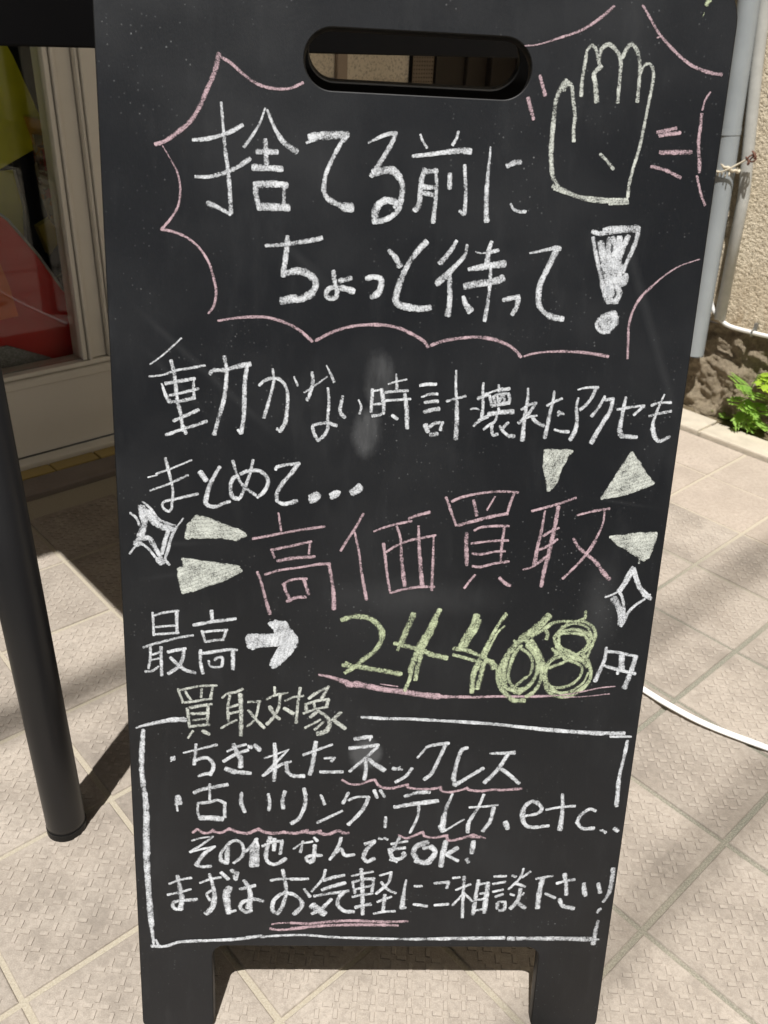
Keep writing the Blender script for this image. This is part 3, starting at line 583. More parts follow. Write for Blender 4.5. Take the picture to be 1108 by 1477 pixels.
# ---------------------------------------------------------------- chalk on the board
CHALK = """
N burst_outline P
321,333:858 8637 826 8519 771 8403 715 8286 641 8184 541 8104 458 8050 399 8031
95,223:448 8025 509 7926 551 7843 567 7740 550 7626 497 7537 421 7450
207,210:862 8621 941 8581 1029 8513 1126 8457 1233 8434 1350 8439 1445 8480
198,207:422 7452 507 7441 618 7397 707 7322 767 7226 796 7128 815 7028 798 6926 756 6863
208,264:828 6811 979 6840 1168 6852 1263 6837 1358 6808 1454 6756 1541 6684
264,263:1569 6690 1664 6745 1778 6792 1892 6817 2006 6827 2122 6824 2226 6804
263,266:2221 6804 2314 6765 2394 6721 2435 6675
266,269:2458 6690 2577 6733 2721 6757 2837 6764 2955 6747 3056 6712 3118 6672 3161 6627
162,271:3187 6631 3245 6653 3351 6671 3468 6680 3606 6681 3726 6671 3846 6656
217,210:4001 6647 3989 6786 3980 6900 4000 7014 4046 7110 4121 7196
158,104:4121 7196 4226 7293 4333 7361 4462 7408
93,230:3002 8791 3100 8805 3239 8852 3390 8908 3509 8985 3606 9069
184,239:3808 9084 3879 8997 3948 8913 4062 8817 4174 8742 4267 8704 4358 8683 4435 8677
140,140:3936 8889 3971 8901
144,146:4369 8559 4341 8505 4329 8439
243,250:4328 8412 4332 8319 4333 8211 4356 8103 4369 8021
200,203:4355 7993 4397 7883 4445 7794
N emphasis_marks P
283,286:3126 8604 3146 8553 3174 8483
286,289:3053 8458 3072 8406 3105 8322
244,244:4019 8275 4155 8310
245,245:4036 8254 4189 8281
345,346:4059 8141 4289 8154
248,250:4005 8043 4113 8023 4232 7976
N hand_drawing G
287,236:3435 8491 3431 8593 3440 8709 3449 8787 3478 8816 3510 8790 3532 8727 3550 8689
330,336:3558 8689 3513 8636 3532 8559 3552 8455
282,288:3539 8727 3546 8791 3592 8829 3645 8803 3688 8747 3699 8683 3701 8580 3704 8459
283,289:3702 8748 3730 8813 3763 8838 3804 8798 3831 8728 3842 8613 3846 8471
238,251:3842 8613 3845 8652 3861 8698 3894 8721 3925 8701 3943 8643 3938 8552 3926 8420 3914 8286 3900 8164 3872 8026 3856 7915 3856 7825
332,348:3316 8587 3285 8534 3257 8454 3253 8348 3251 8215 3257 8080 3282 7945 3329 7878
285,293:3313 8548 3355 8557 3380 8460 3405 8356 3403 8276 3413 8189
238,237:3309 8515 3318 8561 3339 8575
348,352:3292 7876 3384 7846 3493 7809 3600 7793 3721 7791 3856 7797
199,201:3301 7856 3447 7821 3719 7805 3854 7811
201,202:3723 7770 3865 7783
246,248:3617 8110 3666 8072 3725 8013
N title_writing W
188,345:870 8326 879 8211 895 8020 916 7850 933 7590
393,247:762 7649 849 7618 927 7577
238,332:666 8072 765 8083 873 8113 955 8148 1018 8185
242,337:678 7827 779 7830 888 7862 980 7904 1071 7964
141,287:1180 8304 1144 8207 1090 8121 1031 8043
189,433:1194 8292 1230 8211 1266 8146 1320 8078 1406 8028
335,338:1180 8096 1190 7935
384,385:1121 8015 1267 8018
435,436:1094 7908 1300 7906
488,489:1107 7790 1190 7798 1264 7801 1337 7796
390,394:1112 7790 1115 7721 1135 7643
293,296:1319 7790 1317 7668
591,593:1135 7643 1227 7643 1348 7643
192,192:1477 8089 1535 8109
575,575:1503 8124 1580 8140 1669 8148 1768 8157
336,336:1768 8148 1742 8114
288,396:1742 8131 1699 8053 1655 7967 1621 7890 1609 7821 1610 7761 1643 7715 1708 7683 1754 7665
644,644:1754 7665 1814 7664
193,384:1923 8110 1985 8142 2047 8170 2119 8183
336,342:2115 8173 2086 8105 2035 8018 1984 7940 1949 7887
537,539:1966 7913 2048 7930 2112 7928 2155 7888
392,400:2155 7896 2181 7829 2179 7760 2164 7681 2125 7627 2062 7589 1979 7568
500,496:1989 7569 1990 7648 2020 7701 2075 7725 2140 7715
347,348:2140 7715 2132 7680
192,194:2295 8181 2313 8140 2347 8095
193,242:2568 8214 2557 8168 2531 8123
243,438:2246 8034 2350 8049 2485 8072 2594 8087 2663 8085
342,349:2337 7951 2318 7869 2314 7783 2309 7705 2278 7664
343,343:2347 7935 2429 7943
245,351:2412 7955 2429 7874 2431 7788 2426 7684 2420 7587
345,345:2316 7835 2362 7828 2422 7829
346,347:2332 7788 2407 7778
344,346:2524 7925 2528 7827
245,400:2628 7990 2640 7884 2650 7780 2649 7658
300,300:2642 7651 2612 7674
146,453:2809 8121 2805 7959 2802 7822 2809 7692 2818 7613
393,392:2941 8000 2989 8023 3035 8031
200,301:2988 7739 3012 7705 3060 7689 3102 7691
251,402:1186 7370 1288 7379 1427 7403 1537 7425 1597 7441
350,459:1346 7441 1342 7368 1330 7269 1317 7161
509,511:1317 7174 1392 7195 1467 7196 1523 7169
562,412:1523 7169 1557 7134 1555 7079 1516 7032
566,568:1535 7042 1460 7002 1384 6995 1305 6973
357,361:1693 7208 1702 7140 1723 7059
410,410:1740 7141 1824 7163
463,464:1722 7086 1770 7088 1846 7068
360,361:1722 7095 1666 7084 1639 7037 1668 7010 1715 7022 1723 7068
410,466:1942 7163 1993 7179 2050 7163 2048 7099 2031 7062 1984 7032
355,562:2103 7373 2147 7330 2187 7268
455,467:2378 7447 2311 7373 2250 7280 2207 7188 2179 7095 2167 7039
570,574:2171 7049 2168 7012 2198 6981 2285 6965
470,470:2285 6965 2362 6959 2433 6971
304,460:2602 7461 2564 7392 2490 7299
254,568:2684 7437 2670 7360 2600 7276 2529 7201 2475 7153
360,472:2566 7220 2575 7111 2579 7019 2570 6921
153,153:2753 7391 2792 7383 2839 7390
306,306:2871 7396 2922 7409
305,462:2866 7467 2848 7395 2844 7313
309,617:2710 7263 2818 7285 2902 7302 2973 7314
518,569:2690 7139 2808 7166 2911 7184 2972 7209
257,317:2874 7297 2877 7160 2871 7030 2857 6890
313,577:2681 7060 2704 7005 2741 6960
314,366:2989 7049 3046 7065 3107 7077
366,369:3103 7067 3095 7002 3066 6945
154,359:3162 7399 3260 7421 3344 7443 3387 7440
461,471:3360 7425 3325 7338 3286 7245 3260 7171 3254 7078
523,317:3257 7097 3263 7032 3302 6978 3354 6942
476,477:3344 6951 3394 6934 3458 6927
510,510:3710 7579 3831 7597 3963 7607
306,306:3620 7571 3683 7560 3720 7570
408,312:3962 7616 3962 7545 3936 7445 3900 7343 3888 7288
255,475:3629 7531 3660 7424 3717 7263 3766 7136 3799 7063
512,525:3690 7498 3738 7337 3797 7156
461,473:3754 7527 3756 7428 3781 7293 3821 7119
512,522:3773 7528 3808 7476 3805 7340 3818 7230
461,468:3829 7539 3834 7413 3839 7295
410,417:3894 7551 3866 7469 3850 7360 3864 7250
359,361:3842 7504 3816 7404
469,475:3909 7271 3906 7215 3851 7195 3877 7140 3856 7074
473,475:3774 7108 3783 7192 3816 7082 3865 7075
461,462:3691 7489 3760 7392 3880 7506
622,623:3728 7336 3874 7324
575,575:3780 7219 3895 7233
478,481:3846 6990 3873 6925 3831 6866
638,639:3774 6940 3839 6970 3854 6924 3799 6893 3756 6920
319,321:3745 6939 3730 6891 3765 6845 3834 6843
534,535:3780 6883 3822 6866
N broken_watch_writing W
132,157:303 6464 389 6526 477 6605 547 6671
159,212:293 6371 403 6388 500 6425 596 6443 721 6473
264,328:464 6500 485 6405 493 6328 503 6193 525 6095 541 5957
273,274:542 5997 564 5933
160,323:387 6320 413 6238 443 6181
267,267:416 6321 498 6338 642 6368
213,215:633 6372 631 6295 634 6222
215,214:446 6230 534 6252 669 6291
269,269:440 6178 532 6189 639 6219
272,271:470 6031 558 6072 666 6125
219,273:408 5918 506 5956 614 5994 727 6038
274,274:408 5918 472 5940
317,384:870 6544 886 6449 882 6342 866 6225 830 6096 784 5935
319,425:758 6410 787 6435 883 6444 979 6476 1066 6494
319,330:1044 6483 1026 6348 1021 6191 1015 6073 995 5952
219,220:971 5977 990 5947
213,328:1240 6461 1250 6384 1231 6286 1202 6177 1173 6082
269,330:1139 6332 1173 6367 1241 6393 1299 6381 1343 6329 1358 6252 1354 6153 1340 6053 1301 5977
275,275:1301 5977 1276 5996
161,215:1405 6409 1435 6342
268,326:1544 6448 1551 6375 1528 6277 1509 6232
162,161:1486 6290 1561 6342 1661 6418
133,269:1655 6505 1685 6448 1716 6381
216,277:1670 6331 1680 6214 1673 6095 1675 6015 1647 5954 1598 5912
277,275:1598 5914 1572 5961 1557 6021 1586 6042 1664 6055 1744 6037
217,329:1787 6272 1774 6207 1770 6148 1806 6104
136,219:1910 6247 1934 6193 1923 6138
271,274:2017 6334 2012 6156
163,163:2020 6319 2088 6334
325,329:2088 6336 2106 6249 2113 6160
218,218:2029 6216 2088 6223
275,274:2023 6124 2067 6130 2115 6150
162,271:2196 6457 2203 6409 2207 6345
162,162:2140 6379 2203 6401 2280 6419
272,272:2119 6313 2206 6326 2294 6334
218,218:2126 6249 2209 6257 2317 6268
327,332:2271 6304 2292 6186 2302 6036
275,275:2180 6134 2221 6106
271,271:2388 6378 2439 6388 2513 6391
164,273:2405 6286 2463 6310 2527 6315
274,274:2432 6245 2486 6255 2535 6257
330,330:2431 6169 2490 6188 2548 6200
443,333:2447 6066 2470 6012
277,277:2482 6052 2525 6084 2585 6088
277,278:2577 6086 2567 6030
334,334:2491 5987 2545 5999
162,447:2663 6503 2669 6367 2684 6249 2694 6100 2695 5964
219,219:2604 6261 2672 6283 2750 6306
218,277:2884 6414 2883 6339 2893 6244 2889 6140 2885 6132
329,328:2850 6290 2884 6307 2921 6328
165,165:2796 6205 2832 6212 2864 6205
222,332:2830 6072 2882 6124 2934 6150
218,219:3005 6402 3012 6351
164,164:2930 6337 2983 6358 3037 6380
273,273:3007 6363 3054 6369 3093 6378
274,276:2939 6317 2966 6231
274,275:2971 6311 2987 6260
219,219:2983 6319 3025 6332 3088 6338
274,275:3088 6338 3100 6299 3095 6259
331,330:2965 6239 3032 6253 3094 6267
219,219:3002 6323 3014 6268 3034 6321
219,220:3050 6321 3062 6274
221,221:3018 6221 3024 6193
332,443:2942 6170 3021 6185 3136 6197
222,223:3011 6161 2995 6112 2957 6087 2912 6045
278,280:2973 6087 2987 6007 3027 6012
278,279:3103 6108 3067 6066
223,336:3038 6077 3073 6034 3116 6003 3161 6000
219,393:3238 6383 3243 6296 3233 6192 3230 6088 3230 5970
221,221:3202 6215 3255 6253 3309 6275
276,278:3313 6275 3282 6218 3247 6169 3188 6107
222,222:3233 6144 3271 6162 3327 6172
333,335:3295 6163 3314 6131 3357 6104 3390 6093
220,394:3450 6367 3447 6296 3432 6199 3422 6102 3408 5997
221,221:3403 6254 3452 6284 3517 6314
389,167:3500 6202 3546 6191
223,222:3499 6178 3521 6202
224,281:3482 6064 3532 6050 3597 6050
165,275:3637 6389 3699 6406 3796 6411
275,333:3780 6405 3757 6341 3721 6280 3671 6232
276,338:3644 6320 3639 6244 3655 6142 3647 6056 3615 5985
221,335:3855 6344 3832 6284 3803 6232 3770 6184
277,277:3849 6315 3929 6326
277,453:3921 6321 3914 6236 3873 6149 3831 6062 3790 5969
222,395:4026 6342 4018 6265 4012 6171 4003 6068
451,340:4012 6068 4025 6034 4095 6027 4152 6025
223,223:3969 6242 4066 6263 4183 6281
279,280:4176 6275 4107 6205
167,282:4330 6374 4309 6310 4286 6224 4270 6146 4278 6086
395,284:4272 6103 4303 6026 4350 6001 4419 6038
223,223:4239 6283 4284 6304 4334 6312 4394 6313
224,224:4233 6198 4295 6220 4345 6230 4404 6245
N all_together_writing W
277,228:397 5729 419 5628 440 5526 448 5443 438 5359 434 5317 413 5290
112,112:254 5569 329 5589
167,167:319 5599 419 5638 519 5682 603 5721
169,224:267 5460 405 5514 506 5564 571 5597
283,228:647 5444 552 5420 451 5391 381 5373 360 5341 379 5305 413 5288
447,449:668 5625 714 5560
279,454:825 5672 774 5588 733 5493 706 5388
398,284:701 5377 730 5347 790 5343 851 5372 901 5389
279,284:929 5726 953 5635 992 5543 1052 5488 1107 5448
279,284:1088 5736 1067 5638 1032 5534 992 5439 971 5412
341,337:971 5412 921 5431 907 5509 923 5572 963 5609
337,341:988 5620 1053 5648 1132 5651 1192 5611 1207 5550 1172 5476 1122 5432
280,280:1268 5665 1277 5686 1352 5707 1456 5721
336,342:1441 5712 1392 5638 1323 5553 1279 5469 1279 5406
285,400:1279 5401 1345 5381 1440 5411
570,570:1551 5446 1596 5473
571,570:1551 5419 1586 5431 1611 5469
456,456:1712 5472 1757 5494
400,399:1717 5446 1757 5463 1777 5495
513,512:1878 5498 1917 5530 1942 5552
514,512:1883 5487 1938 5515 1947 5542
N high_price_writing P
172,232:1292 5303 1314 5154
232,232:1084 5078 1224 5109 1408 5152 1570 5183 1667 5199
234,234:1240 4985 1409 5028 1562 5067
234,235:1235 4990 1261 4920
234,235:1552 5059 1543 4961
294,294:1287 4891 1410 4919 1590 4937
237,303:1120 4790 1153 4702 1184 4569 1224 4417
237,237:1184 4769 1308 4811 1462 4838 1617 4870 1720 4878
237,424:1710 4872 1739 4729 1758 4584 1761 4476
298,300:1345 4696 1351 4640 1384 4568
238,238:1329 4685 1381 4719 1453 4738 1531 4740
298,300:1505 4734 1527 4667 1547 4603
301,301:1367 4534 1445 4570 1523 4578
231,235:1980 5318 1918 5194 1859 5095 1805 4995
175,302:1914 5156 1955 4989 1982 4813 2032 4568
175,233:2073 5169 2174 5213 2256 5239 2378 5267
232,290:2351 5288 2416 5316 2522 5349
294,181:2155 5066 2175 4941 2198 4787 2230 4631
236,235:2184 4996 2264 5053 2365 5099 2467 5124 2580 5151
233,361:2256 5221 2292 5119 2312 4923 2348 4701
233,362:2436 5226 2450 5058 2471 4872 2496 4694
176,302:2565 5143 2572 4930 2576 4668
241,241:2236 4633 2334 4667 2470 4693 2596 4699
230,234:2648 5478 2697 5358 2746 5241
231,231:2696 5445 2791 5488 2912 5518 3034 5536 3136 5541 3234 5536
231,233:3203 5533 3175 5436 3157 5345
292,292:2761 5242 2908 5289 3029 5325 3161 5356
289,291:2875 5459 2910 5332
173,174:3047 5496 2989 5379
352,359:2836 5179 2841 5059 2857 4900
235,235:2899 5203 2954 5231 3056 5245 3181 5249
235,239:3145 5242 3136 5090 3138 4936
236,237:2881 5088 2984 5107 3087 5119 3186 5124
238,238:2897 5001 2971 4997 3074 5022 3167 5030
239,239:2905 4890 2979 4887 3082 4918 3206 4940
240,242:2932 4813 2893 4762 2850 4693
302,303:3139 4791 3190 4747 3235 4726
233,233:3361 5383 3477 5419 3597 5460 3712 5506
175,421:3468 5386 3455 5208 3436 5076 3425 4916
350,365:3575 5427 3567 5298 3553 5167 3536 5024 3510 4857 3501 4727
237,236:3475 5171 3528 5210 3598 5245
239,237:3424 5038 3510 5079 3559 5113 3595 5147
181,299:3333 4872 3400 4893 3460 4939 3518 4991
176,235:3740 5359 3839 5389 3940 5413 4002 5423
176,242:3963 5419 3960 5290 3925 5180 3865 5057 3811 4967 3755 4893
297,426:3729 5155 3778 5082 3859 5018 3941 4954 4003 4877 4070 4806
238,243:3920 5141 3868 5040 3784 4927 3675 4801
N sparkle_drawing W
228,229:102 5268 150 5227 173 5164
511,578:204 5323 216 5240 202 5144 168 5057 141 5003
454,457:184 5328 200 5229
174,174:151 5003 119 4970 84 4920
512,518:228 5293 279 5210 348 5159 438 5140
226,230:205 5365 263 5315 320 5232 379 5197 459 5173
455,460:252 5283 329 5179 418 5150
345,349:408 5145 374 5042 345 4928
172,173:526 5236 479 5173 438 5129
287,293:469 5162 426 5076 392 4956 369 4879 400 4834
404,410:193 5053 244 5060 282 4996 329 4900 348 4846
231,234:167 5020 231 4973 279 4910 308 4867
525,527:308 4878 338 4846
N sparkle_drawing W
303,307:4259 4918 4221 4838 4189 4747 4163 4701
303,307:4266 4907 4236 4805 4179 4701
185,184:4057 4641 4113 4665 4174 4701
364,370:4262 4896 4300 4807 4342 4728 4417 4651
243,247:4276 4913 4308 4829 4352 4740 4437 4662
370,371:4383 4667 4451 4640
185,185:4415 4668 4441 4676
247,313:4398 4633 4329 4579 4273 4509 4249 4439 4223 4380
554,563:4128 4632 4179 4564 4211 4484 4220 4403
245,249:4163 4701 4202 4645 4231 4542 4242 4450
N wedge_drawing G
F343,344:632 5257 601 5209 560 5176 547 5068 598 5081 841 5088 952 5069 1029 5109 963 5145 832 5194 722 5234
N wedge_drawing G
F351,351:512 4883 530 4807 479 4795 487 4696 504 4591 587 4616 826 4705 986 4798 961 4830 879 4844 593 4875
N wedge_drawing G
F340,340:3426 5890 3429 5761 3483 5564 3534 5629 3555 5724 3603 5860 3640 5892
N wedge_drawing G
F342,344:4126 5893 4047 5740 3929 5509 4131 5563 4338 5649 4254 5736 4180 5827
N wedge_drawing G
F357,358:4041 5178 4123 5109 4248 5046 4340 4988 4375 5011 4393 5072 4416 5222 4228 5205
181,182:4308 4992 4308 4953
N top_price_writing W
240,243:250 4403 252 4301 252 4198
241,240:256 4375 340 4405 465 4426
301,304:449 4420 447 4317 447 4220
242,242:273 4273 347 4283 441 4292
243,243:250 4206 344 4214 460 4226
245,244:162 4083 247 4117 374 4155 480 4186 579 4204
245,248:220 4099 217 4000 197 3889
306,311:309 4090 307 3967 306 3826
246,246:238 4018 297 4043
247,246:216 3965 290 3985
248,248:169 3859 228 3866 282 3908
307,307:365 4045 434 4064 514 4080
307,311:498 4077 490 3995 451 3912 364 3842
308,311:385 3995 441 3935 514 3878 593 3856
301,303:738 4433 742 4347
303,303:587 4298 692 4323 807 4343 938 4366
243,245:654 4248 683 4145
244,244:669 4237 764 4251 869 4261
244,245:858 4259 831 4166
245,245:688 4149 762 4164 836 4172
307,311:640 4069 637 3963 657 3852
308,308:655 4040 771 4060 877 4080 946 4078
370,374:914 4075 913 3993 912 3899
248,248:706 3971 716 3930 748 3913 812 3920 823 3956 823 4003 781 4002 759 3978
N arrow_drawing W
F367,367:1034 4208 1047 4113 1079 4090 1095 4114 1201 4128 1328 4137 1254 4006 1238 3947 1254 3924 1308 3960 1392 4056 1450 4151 1449 4198 1401 4266 1358 4339 1274 4349 1221 4330 1263 4285 1274 4234 1200 4221 1084 4218
N top_price_number Y
488,494:1832 4380 1900 4405 1974 4413 2059 4398 2125 4353 2170 4291 2177 4245
431,440:2181 4268 2169 4186 2113 4091 2040 4031 1967 3958 1873 3885
501,505:1854 3958 1979 3947 2141 3920 2272 3900 2354 3886
250,250:1875 3986 1924 3963
550,559:2434 4447 2411 4378 2373 4273 2346 4179
310,312:2345 4190 2314 4108
434,438:2287 4172 2401 4145 2510 4118 2609 4073
500,502:2532 4107 2631 4068 2741 4047
428,623:2655 4493 2603 4371 2546 4242 2498 4147
560,568:2507 4171 2480 4076 2443 3957 2434 3909
433,444:2550 4265 2531 4125 2497 3958 2481 3832
377,383:2441 3981 2437 3861 2394 3728
492,498:2624 4383 2578 4243 2530 4148
615,625:2974 4449 2953 4368 2906 4262 2860 4156
493,500:2998 4404 2968 4310 2920 4228 2892 4157
375,379:2796 4137 2905 4122 3017 4077 3153 4009
314,315:2795 4078 2899 4051 3010 4017
442,444:3075 4031 3154 3997 3184 3956
568,571:3130 4020 3156 3961
308,321:3218 4473 3167 4373 3112 4256 3067 4137 3003 3970 2982 3722
370,378:3225 4461 3158 4350 3085 4185 3050 4066
248,256:3217 4357 3163 4292 3117 4185 3082 4078 3068 3971 3030 3754
505,513:3032 4018 2986 3897 2982 3722
442,448:3066 4007 3052 3899 3029 3760
680,688:3591 4459 3513 4370 3434 4287 3373 4239
372,375:3583 4430 3516 4335 3457 4264
250,251:3309 4225 3345 4191
562,573:3394 4251 3314 4167 3258 4059 3211 3962 3194 3902
444,453:3210 3974 3196 3878 3225 3782 3298 3698 3358 3651 3452 3653
376,386:3378 4180 3321 4084 3297 3976 3289 3880 3329 3796 3393 3761 3458 3775
569,577:3249 4035 3247 3927 3269 3783
445,439:3203 3926 3245 3807 3327 3754 3395 3737 3478 3800 3534 3910 3533 4029 3491 4135 3431 4193
375,388:3395 4239 3477 4170 3542 4053 3574 3947 3573 3838 3527 3740 3465 3690
314,321:3387 4145 3451 4099 3491 4017 3479 3908 3428 3859 3357 3785
251,258:3422 4175 3482 4111 3535 4018 3534 3910 3498 3812 3397 3713
376,383:3461 4229 3524 4136 3590 4007 3597 3935
312,311:3457 4264 3549 4325 3609 4384 3682 4409 3768 4411
374,376:3570 4337 3596 4291 3590 4244
311,317:3584 4349 3634 4391 3719 4410 3805 4412 3891 4414 3960 4381 4005 4324 4008 4242 3963 4158 3903 4109
374,387:3723 4364 3686 4305 3658 4257 3673 4210 3745 4153 3825 4119 3908 4062 3979 4016 4009 3944 4007 3860 3939 3773 3833 3722 3743 3732 3672 3780
249,253:3763 4400 3724 4352 3797 4389 3895 4380 3954 4335 3974 4253 3949 4182 3890 4121
375,376:3728 4317 3813 4337 3901 4322 3960 4288
315,314:3703 4188 3699 4282 3751 4300 3838 4302 3927 4287
314,318:3928 4275 3957 4217 3921 4145 3860 4097 3779 4035 3695 3997 3642 3972
315,322:3647 4151 3695 4105 3636 4032 3610 3959 3602 3875 3626 3791 3678 3719 3769 3690 3879 3711 3961 3774 4008 3848
441,447:3688 4175 3747 4129 3841 4072 3932 4039 3970 3992
505,508:3683 4116 3726 4117 3776 4059
317,318:3730 4082 3657 4044 3624 3984 3617 3887 3658 3804 3727 3781 3835 3807 3906 3870 3932 3943 3921 3990 3868 4025 3799 4047
256,256:3629 3876 3651 3767 3765 3733 3862 3759 3954 3834 3988 3932
311,309:3858 4425 3904 4450 3903 4507
251,254:3968 4311 3999 4230 3985 4159 3961 4075
381,384:3926 4098 3976 4040 4006 3968
N price_underline P
188,569:1646 3861 1749 3840 1847 3806 1902 3783
570,572:1891 3771 1978 3773 2076 3757 2175 3741
570,577:1962 3785 2093 3758 2225 3730 2378 3715 2533 3688 2698 3674
385,257:2698 3674 2819 3673 2982 3676
127,127:2179 3784 2332 3763
257,259:2870 3671 3013 3674 3178 3684 3510 3691 3664 3700
194,129:3492 3690 3680 3700 3844 3722 4007 3762 4115 3789 4241 3806
130,130:3792 3690 3969 3700 4200 3732
N yen_writing W
316,451:4120 4174 4120 4079 4094 3970 4057 3855
317,319:4135 4139 4241 4129 4399 4097
510,519:4388 4097 4370 3976 4326 3794
573,578:4266 4106 4278 3962
257,257:4245 3962 4249 3926
319,322:4112 4007 4204 3979 4318 3951 4404 3931
N list_heading_writing G
251,253:440 3699 479 3574
251,251:455 3687 579 3720 675 3734 771 3740
251,253:739 3729 716 3609
251,253:503 3682 523 3635 549 3599
251,252:643 3703 636 3625
253,253:474 3570 576 3582 662 3602 727 3611
317,321:515 3514 532 3331
317,317:537 3520 618 3540 726 3560
317,321:695 3542 685 3364
318,319:552 3462 697 3472
256,256:561 3399 680 3416
321,321:538 3337 614 3351 701 3359
257,258:559 3294 514 3225
386,387:646 3296 699 3266
253,252:818 3623 867 3666 932 3679 996 3711
253,256:883 3648 865 3527 869 3393
379,388:974 3662 979 3505 978 3382 975 3259
254,254:887 3533 952 3559
255,255:881 3472 957 3492
257,256:804 3326 864 3368 940 3409
254,254:1039 3585 1147 3596
254,257:1136 3593 1114 3471 1081 3397 1032 3349
319,322:1044 3506 1103 3422 1179 3337
252,253:1267 3735 1271 3669
254,253:1198 3616 1273 3657 1381 3685
317,322:1316 3657 1306 3548 1263 3449 1203 3372
382,385:1225 3546 1263 3474 1312 3426
254,254:1360 3604 1435 3642 1516 3656
316,322:1488 3733 1473 3612 1464 3502 1458 3392
447,449:1355 3531 1431 3483
253,254:1736 3751 1651 3701 1565 3632
316,318:1726 3745 1674 3629
318,317:1565 3632 1619 3682
255,255:1544 3577 1631 3610 1739 3630
319,320:1734 3630 1719 3557
383,384:1539 3577 1545 3516
257,256:1519 3485 1611 3524 1730 3557
255,256:1609 3603 1616 3542
320,322:1654 3519 1579 3450
258,259:1667 3427 1537 3344
258,259:1700 3409 1620 3327
321,520:1644 3512 1710 3471 1750 3398 1735 3335 1702 3304 1648 3290
321,322:1846 3504 1776 3429
387,389:1776 3429 1832 3387 1888 3344
N list_frame W
192,575:68 3316 160 3348 291 3381 388 3402 496 3404
255,255:356 3407 486 3422
384,387:132 3298 119 3168
449,620:129 3288 114 3127 101 2938 110 2747 125 2554 123 2357 114 2157 113 2023
550,576:108 2064 111 1800 119 1492 128 1216
432,219:128 1216 140 1000
291,292:161 1057 191 976
365,365:120 984 256 985 388 1034 649 1052 911 1070 1153 1112
292,296:1153 1096 1304 1113 1567 1123 1831 1100 2229 1087 2629 1081
371,448:2629 1081 3030 1092 3479 1103
448,527:3520 1095 3905 1098 4346 1093
323,329:2030 3459 2262 3450 2507 3448 3123 3419 3498 3385
328,466:3373 3396 3749 3362 4126 3341 4377 3346
266,267:4256 3308 4444 3312
334,417:4418 3269 4404 3078 4387 2898 4392 2752 4398 2591
298,529:4374 1311 4362 1201 4356 1038
226,226:4350 1090 4405 1090
296,296:4354 1406 4372 1442 4383 1447
437,439:4326 1736 4355 1636
505,368:4450 1906 4453 1779 4444 1651 4422 1580 4398 1529
N necklace_writing W
457,457:366 3019 388 3013
196,196:360 2987 394 3038
195,325:472 3074 598 3111 763 3161
324,328:583 3160 576 3073 562 2959
393,396:563 2997 629 3023 684 3024 727 2974 726 2911 698 2859
396,264:709 2866 659 2865 598 2841
261,260:855 3096 938 3142 1020 3168
328,326:821 2995 915 3060 982 3092 1037 3112
455,461:911 3166 938 3092 970 3029 970 2940
527,397:842 2919 925 2889 1058 2878
391,391:1042 3144 1070 3144
456,457:1097 3164 1141 3114
391,399:1270 3179 1276 3085 1276 2958 1266 2805
197,196:1182 3033 1276 3072 1397 3125
262,265:1386 3119 1331 3048 1254 2958 1166 2854
331,329:1177 2861 1254 2920 1332 2972 1414 3005
395,399:1376 2998 1382 2909 1433 2859 1533 2858
392,399:1633 3205 1618 3079 1604 2951 1583 2874
263,262:1524 3071 1640 3123 1777 3182
264,264:1713 3042 1797 3050
330,330:1802 3050 1775 3012
332,333:1677 2901 1778 2903 1878 2907
392,392:1974 3242 2046 3256 2123 3266
196,196:2117 3264 2108 3226
394,394:1933 3147 2049 3162 2187 3183
329,333:2177 3164 2086 3062 2000 2971 1940 2912
331,335:2076 3036 2085 2934 2074 2831
397,533:2103 3043 2167 2986 2247 2930
400,400:2216 2942 2244 2937
400,400:2328 2951 2350 2945
333,334:2373 2952 2407 2939
200,200:2389 2971 2379 2932
334,336:2496 2954 2449 2876 2356 2809
330,330:2812 3214 2702 3199 2614 3172
264,265:2619 3172 2541 3063
396,404:2780 3194 2733 3047 2674 2905 2615 2840
331,472:2983 3173 2929 3140 2894 2999 2875 2857
472,473:2875 2857 2896 2792
406,403:2896 2786 2994 2859 3139 2965
266,400:3190 3117 3291 3121 3409 3130
400,406:3349 3109 3271 2954 3162 2816
404,408:3310 2955 3377 2904 3476 2815
N ring_writing W
601,603:411 2629 420 2558
335,334:392 2545 427 2610
201,202:397 2545 404 2479
400,399:556 2671 623 2704 735 2732 852 2759
266,268:696 2763 693 2588
335,336:587 2561 688 2575 766 2596 833 2564
268,271:587 2561 585 2469 606 2390
336,339:827 2564 825 2420
541,543:601 2406 685 2411 803 2400
334,338:979 2677 973 2579 1006 2475
335,338:1216 2668 1228 2583 1222 2498
402,406:1365 2696 1345 2611 1352 2520
335,474:1535 2731 1553 2628 1538 2522
407,410:1538 2522 1494 2416 1427 2362
337,406:1688 2662 1723 2571
274,272:1659 2372 1766 2433 1884 2501
337,339:1935 2692 1887 2580
271,271:1937 2614 2010 2648 2117 2652
406,412:2117 2649 2071 2517 1945 2358
337,339:2166 2722 2197 2644
337,339:2222 2723 2264 2654
343,345:2281 2440 2281 2333
407,407:2448 2661 2549 2702 2668 2710
409,477:2357 2548 2521 2583 2747 2619
273,277:2579 2564 2573 2445 2513 2276
272,625:2879 2694 2841 2581 2815 2448 2811 2314
554,556:2791 2354 2818 2300
208,207:2835 2301 2912 2362 3000 2427
273,418:3165 2692 3119 2546 3049 2398 3044 2290
275,275:3043 2555 3175 2566 3300 2585
413,418:3267 2561 3244 2414 3183 2305
486,488:3384 2402 3413 2335
277,554:3566 2472 3674 2500 3709 2554 3663 2613 3594 2619 3542 2552 3537 2472
485,349:3530 2485 3562 2391 3629 2352 3791 2370
